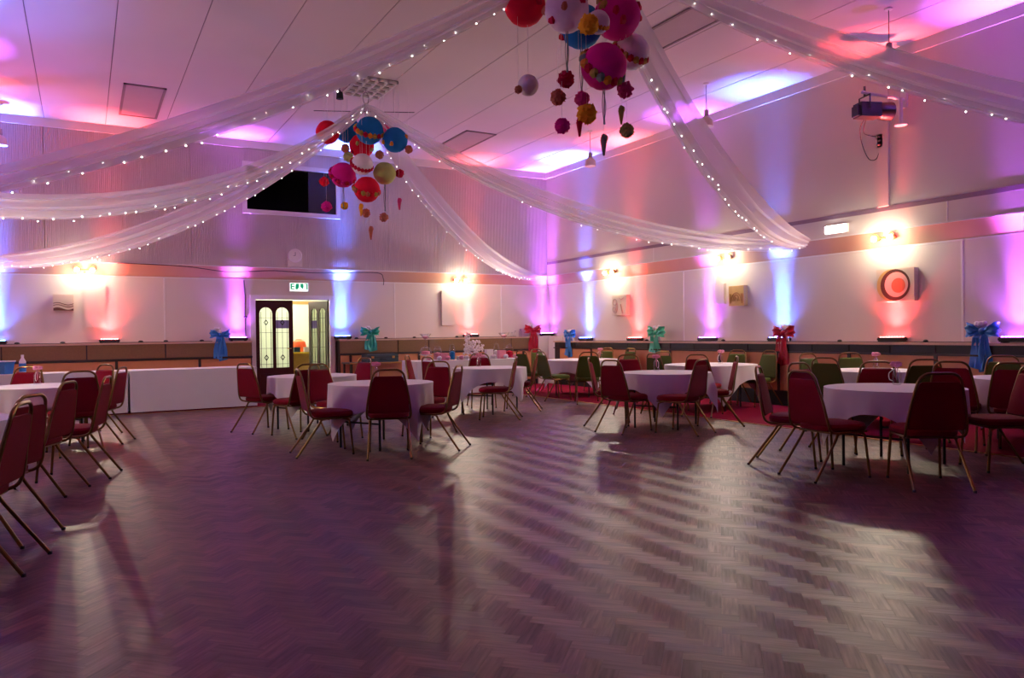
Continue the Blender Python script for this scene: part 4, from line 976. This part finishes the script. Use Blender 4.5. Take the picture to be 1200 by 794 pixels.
for a in [(615, 6, 48, D2, 'red', 'red paper lantern with tiny flowers at the edge of the near cluster', ['brown', 'crimson'], 8), (664, 12, 51, D2 - .25, 'white', 'white paper lantern with brown flower dots, near cluster', ['brown', 'crimson'], 12, .38), (681, 31, 50, D2 + .25, 'blue', 'blue paper lantern with crimson flowers underneath, near cluster', ['crimson', 'brown'], 11, .5),
          (701, 26, 27, D2 - .45, 'white', 'small white lantern behind the yellow rosette, near cluster', ['orange']), (723, 19, 54, D2, 'magenta', 'large magenta paper lantern with dark flowers, near cluster', ['crimson', 'olive'], 13), (740, 61, 41, D2 + .3, 'white', 'white paper lantern with a crimson and green garland, near cluster', ['crimson', 'olive']),
          (707.5, 78, 53, D2 - .1, 'magenta', 'low magenta paper lantern with a leafy garland, near cluster', ['grey', 'orange', 'crimson', 'olive'], 0, .34), (619, 100, 24.5, D2, 'white', 'small plain white lantern hanging apart from the near cluster')]:
    lantern(*a)
p = at_d(607.5, 105, D2 - .05)
for k, (x, y, dd, c) in enumerate(((690, 28.7, 22.5, 'yellow'), (663, 93, 18.5, 'crimson'), (653.8, 114, 17, 'brown'), (682, 116, 16.5, 'pink'), (687.8, 133, 22, 'yellow'), (658.8, 147.5, 17, 'magenta'), (732.5, 105.5, 17.5, 'pink'), (734.8, 153, 16, 'green'), (607.5, 105, 9, 'brown'))):
    lab = {0: 'yellow rosette pompom in front of the white lanterns, near cluster', 1: 'dark crimson pompom under the dotted white lantern', 2: 'brown petal pompom beside the small white lantern', 3: 'pink pompom above the big yellow pompom', 4: 'big yellow pompom hanging below the blue lantern', 5: 'magenta petal pompom hanging low, near cluster', 6: 'pink pompom right under the leafy magenta lantern', 7: 'green pompom hanging lowest, near cluster', 8: 'tiny brown flower on the side of the small white lantern'}[k]
    pompom(x, y, dd, D2 - (.55 if k == 0 else .05 * (k % 3)), c, lab, 40 + k * 2.3)
cone(679, 149, 23, D2, 'crimson', 'crimson paper cone behind the big yellow pompom'); cone(728, 135, 22, D2, 'olive', 'olive paper cone above the green pompom'); cone(707.4, 170, 25, D2, 'grey', 'grey-green paper cone hanging lowest in the near cluster')

# ------------------------------------------------------------------ small things on the left tables
p = (-.98, 14.75)
t = thing('water_bottle', 'pale blue water bottle on the trestle under the wave picture', 'bottle', (-.88, 14.8, SZ + .001))
MB().lathe([(0, 0), (.05, 0), (.05, .2), (.02, .26), (.02, .29), (0, .29)], 14).build('body', PAPER['white'], t)
MB().lathe([(.051, .03), (.052, .03), (.052, .17), (.051, .17)], 14).build('sleeve', BOWM['blue'], t)
MB().lathe([(0, .28), (.022, .28), (.022, .31), (0, .31)], 10).build('cap', M['white'], t)
t = thing('plastic_tub', 'translucent blue storage tub on the trestle under the wave picture', 'tub', (-1.12, 14.85, SZ + .001))
MB().lathe([(0, 0), (.10, 0), (.13, .18), (.135, .18), (.135, .2), (0, .19)], 4).build('tub_body', BOWM['blue'], t)
MB().box((-.14, -.14, .2), (.14, .14, .215)).build('lid', M['opal'], t, False)
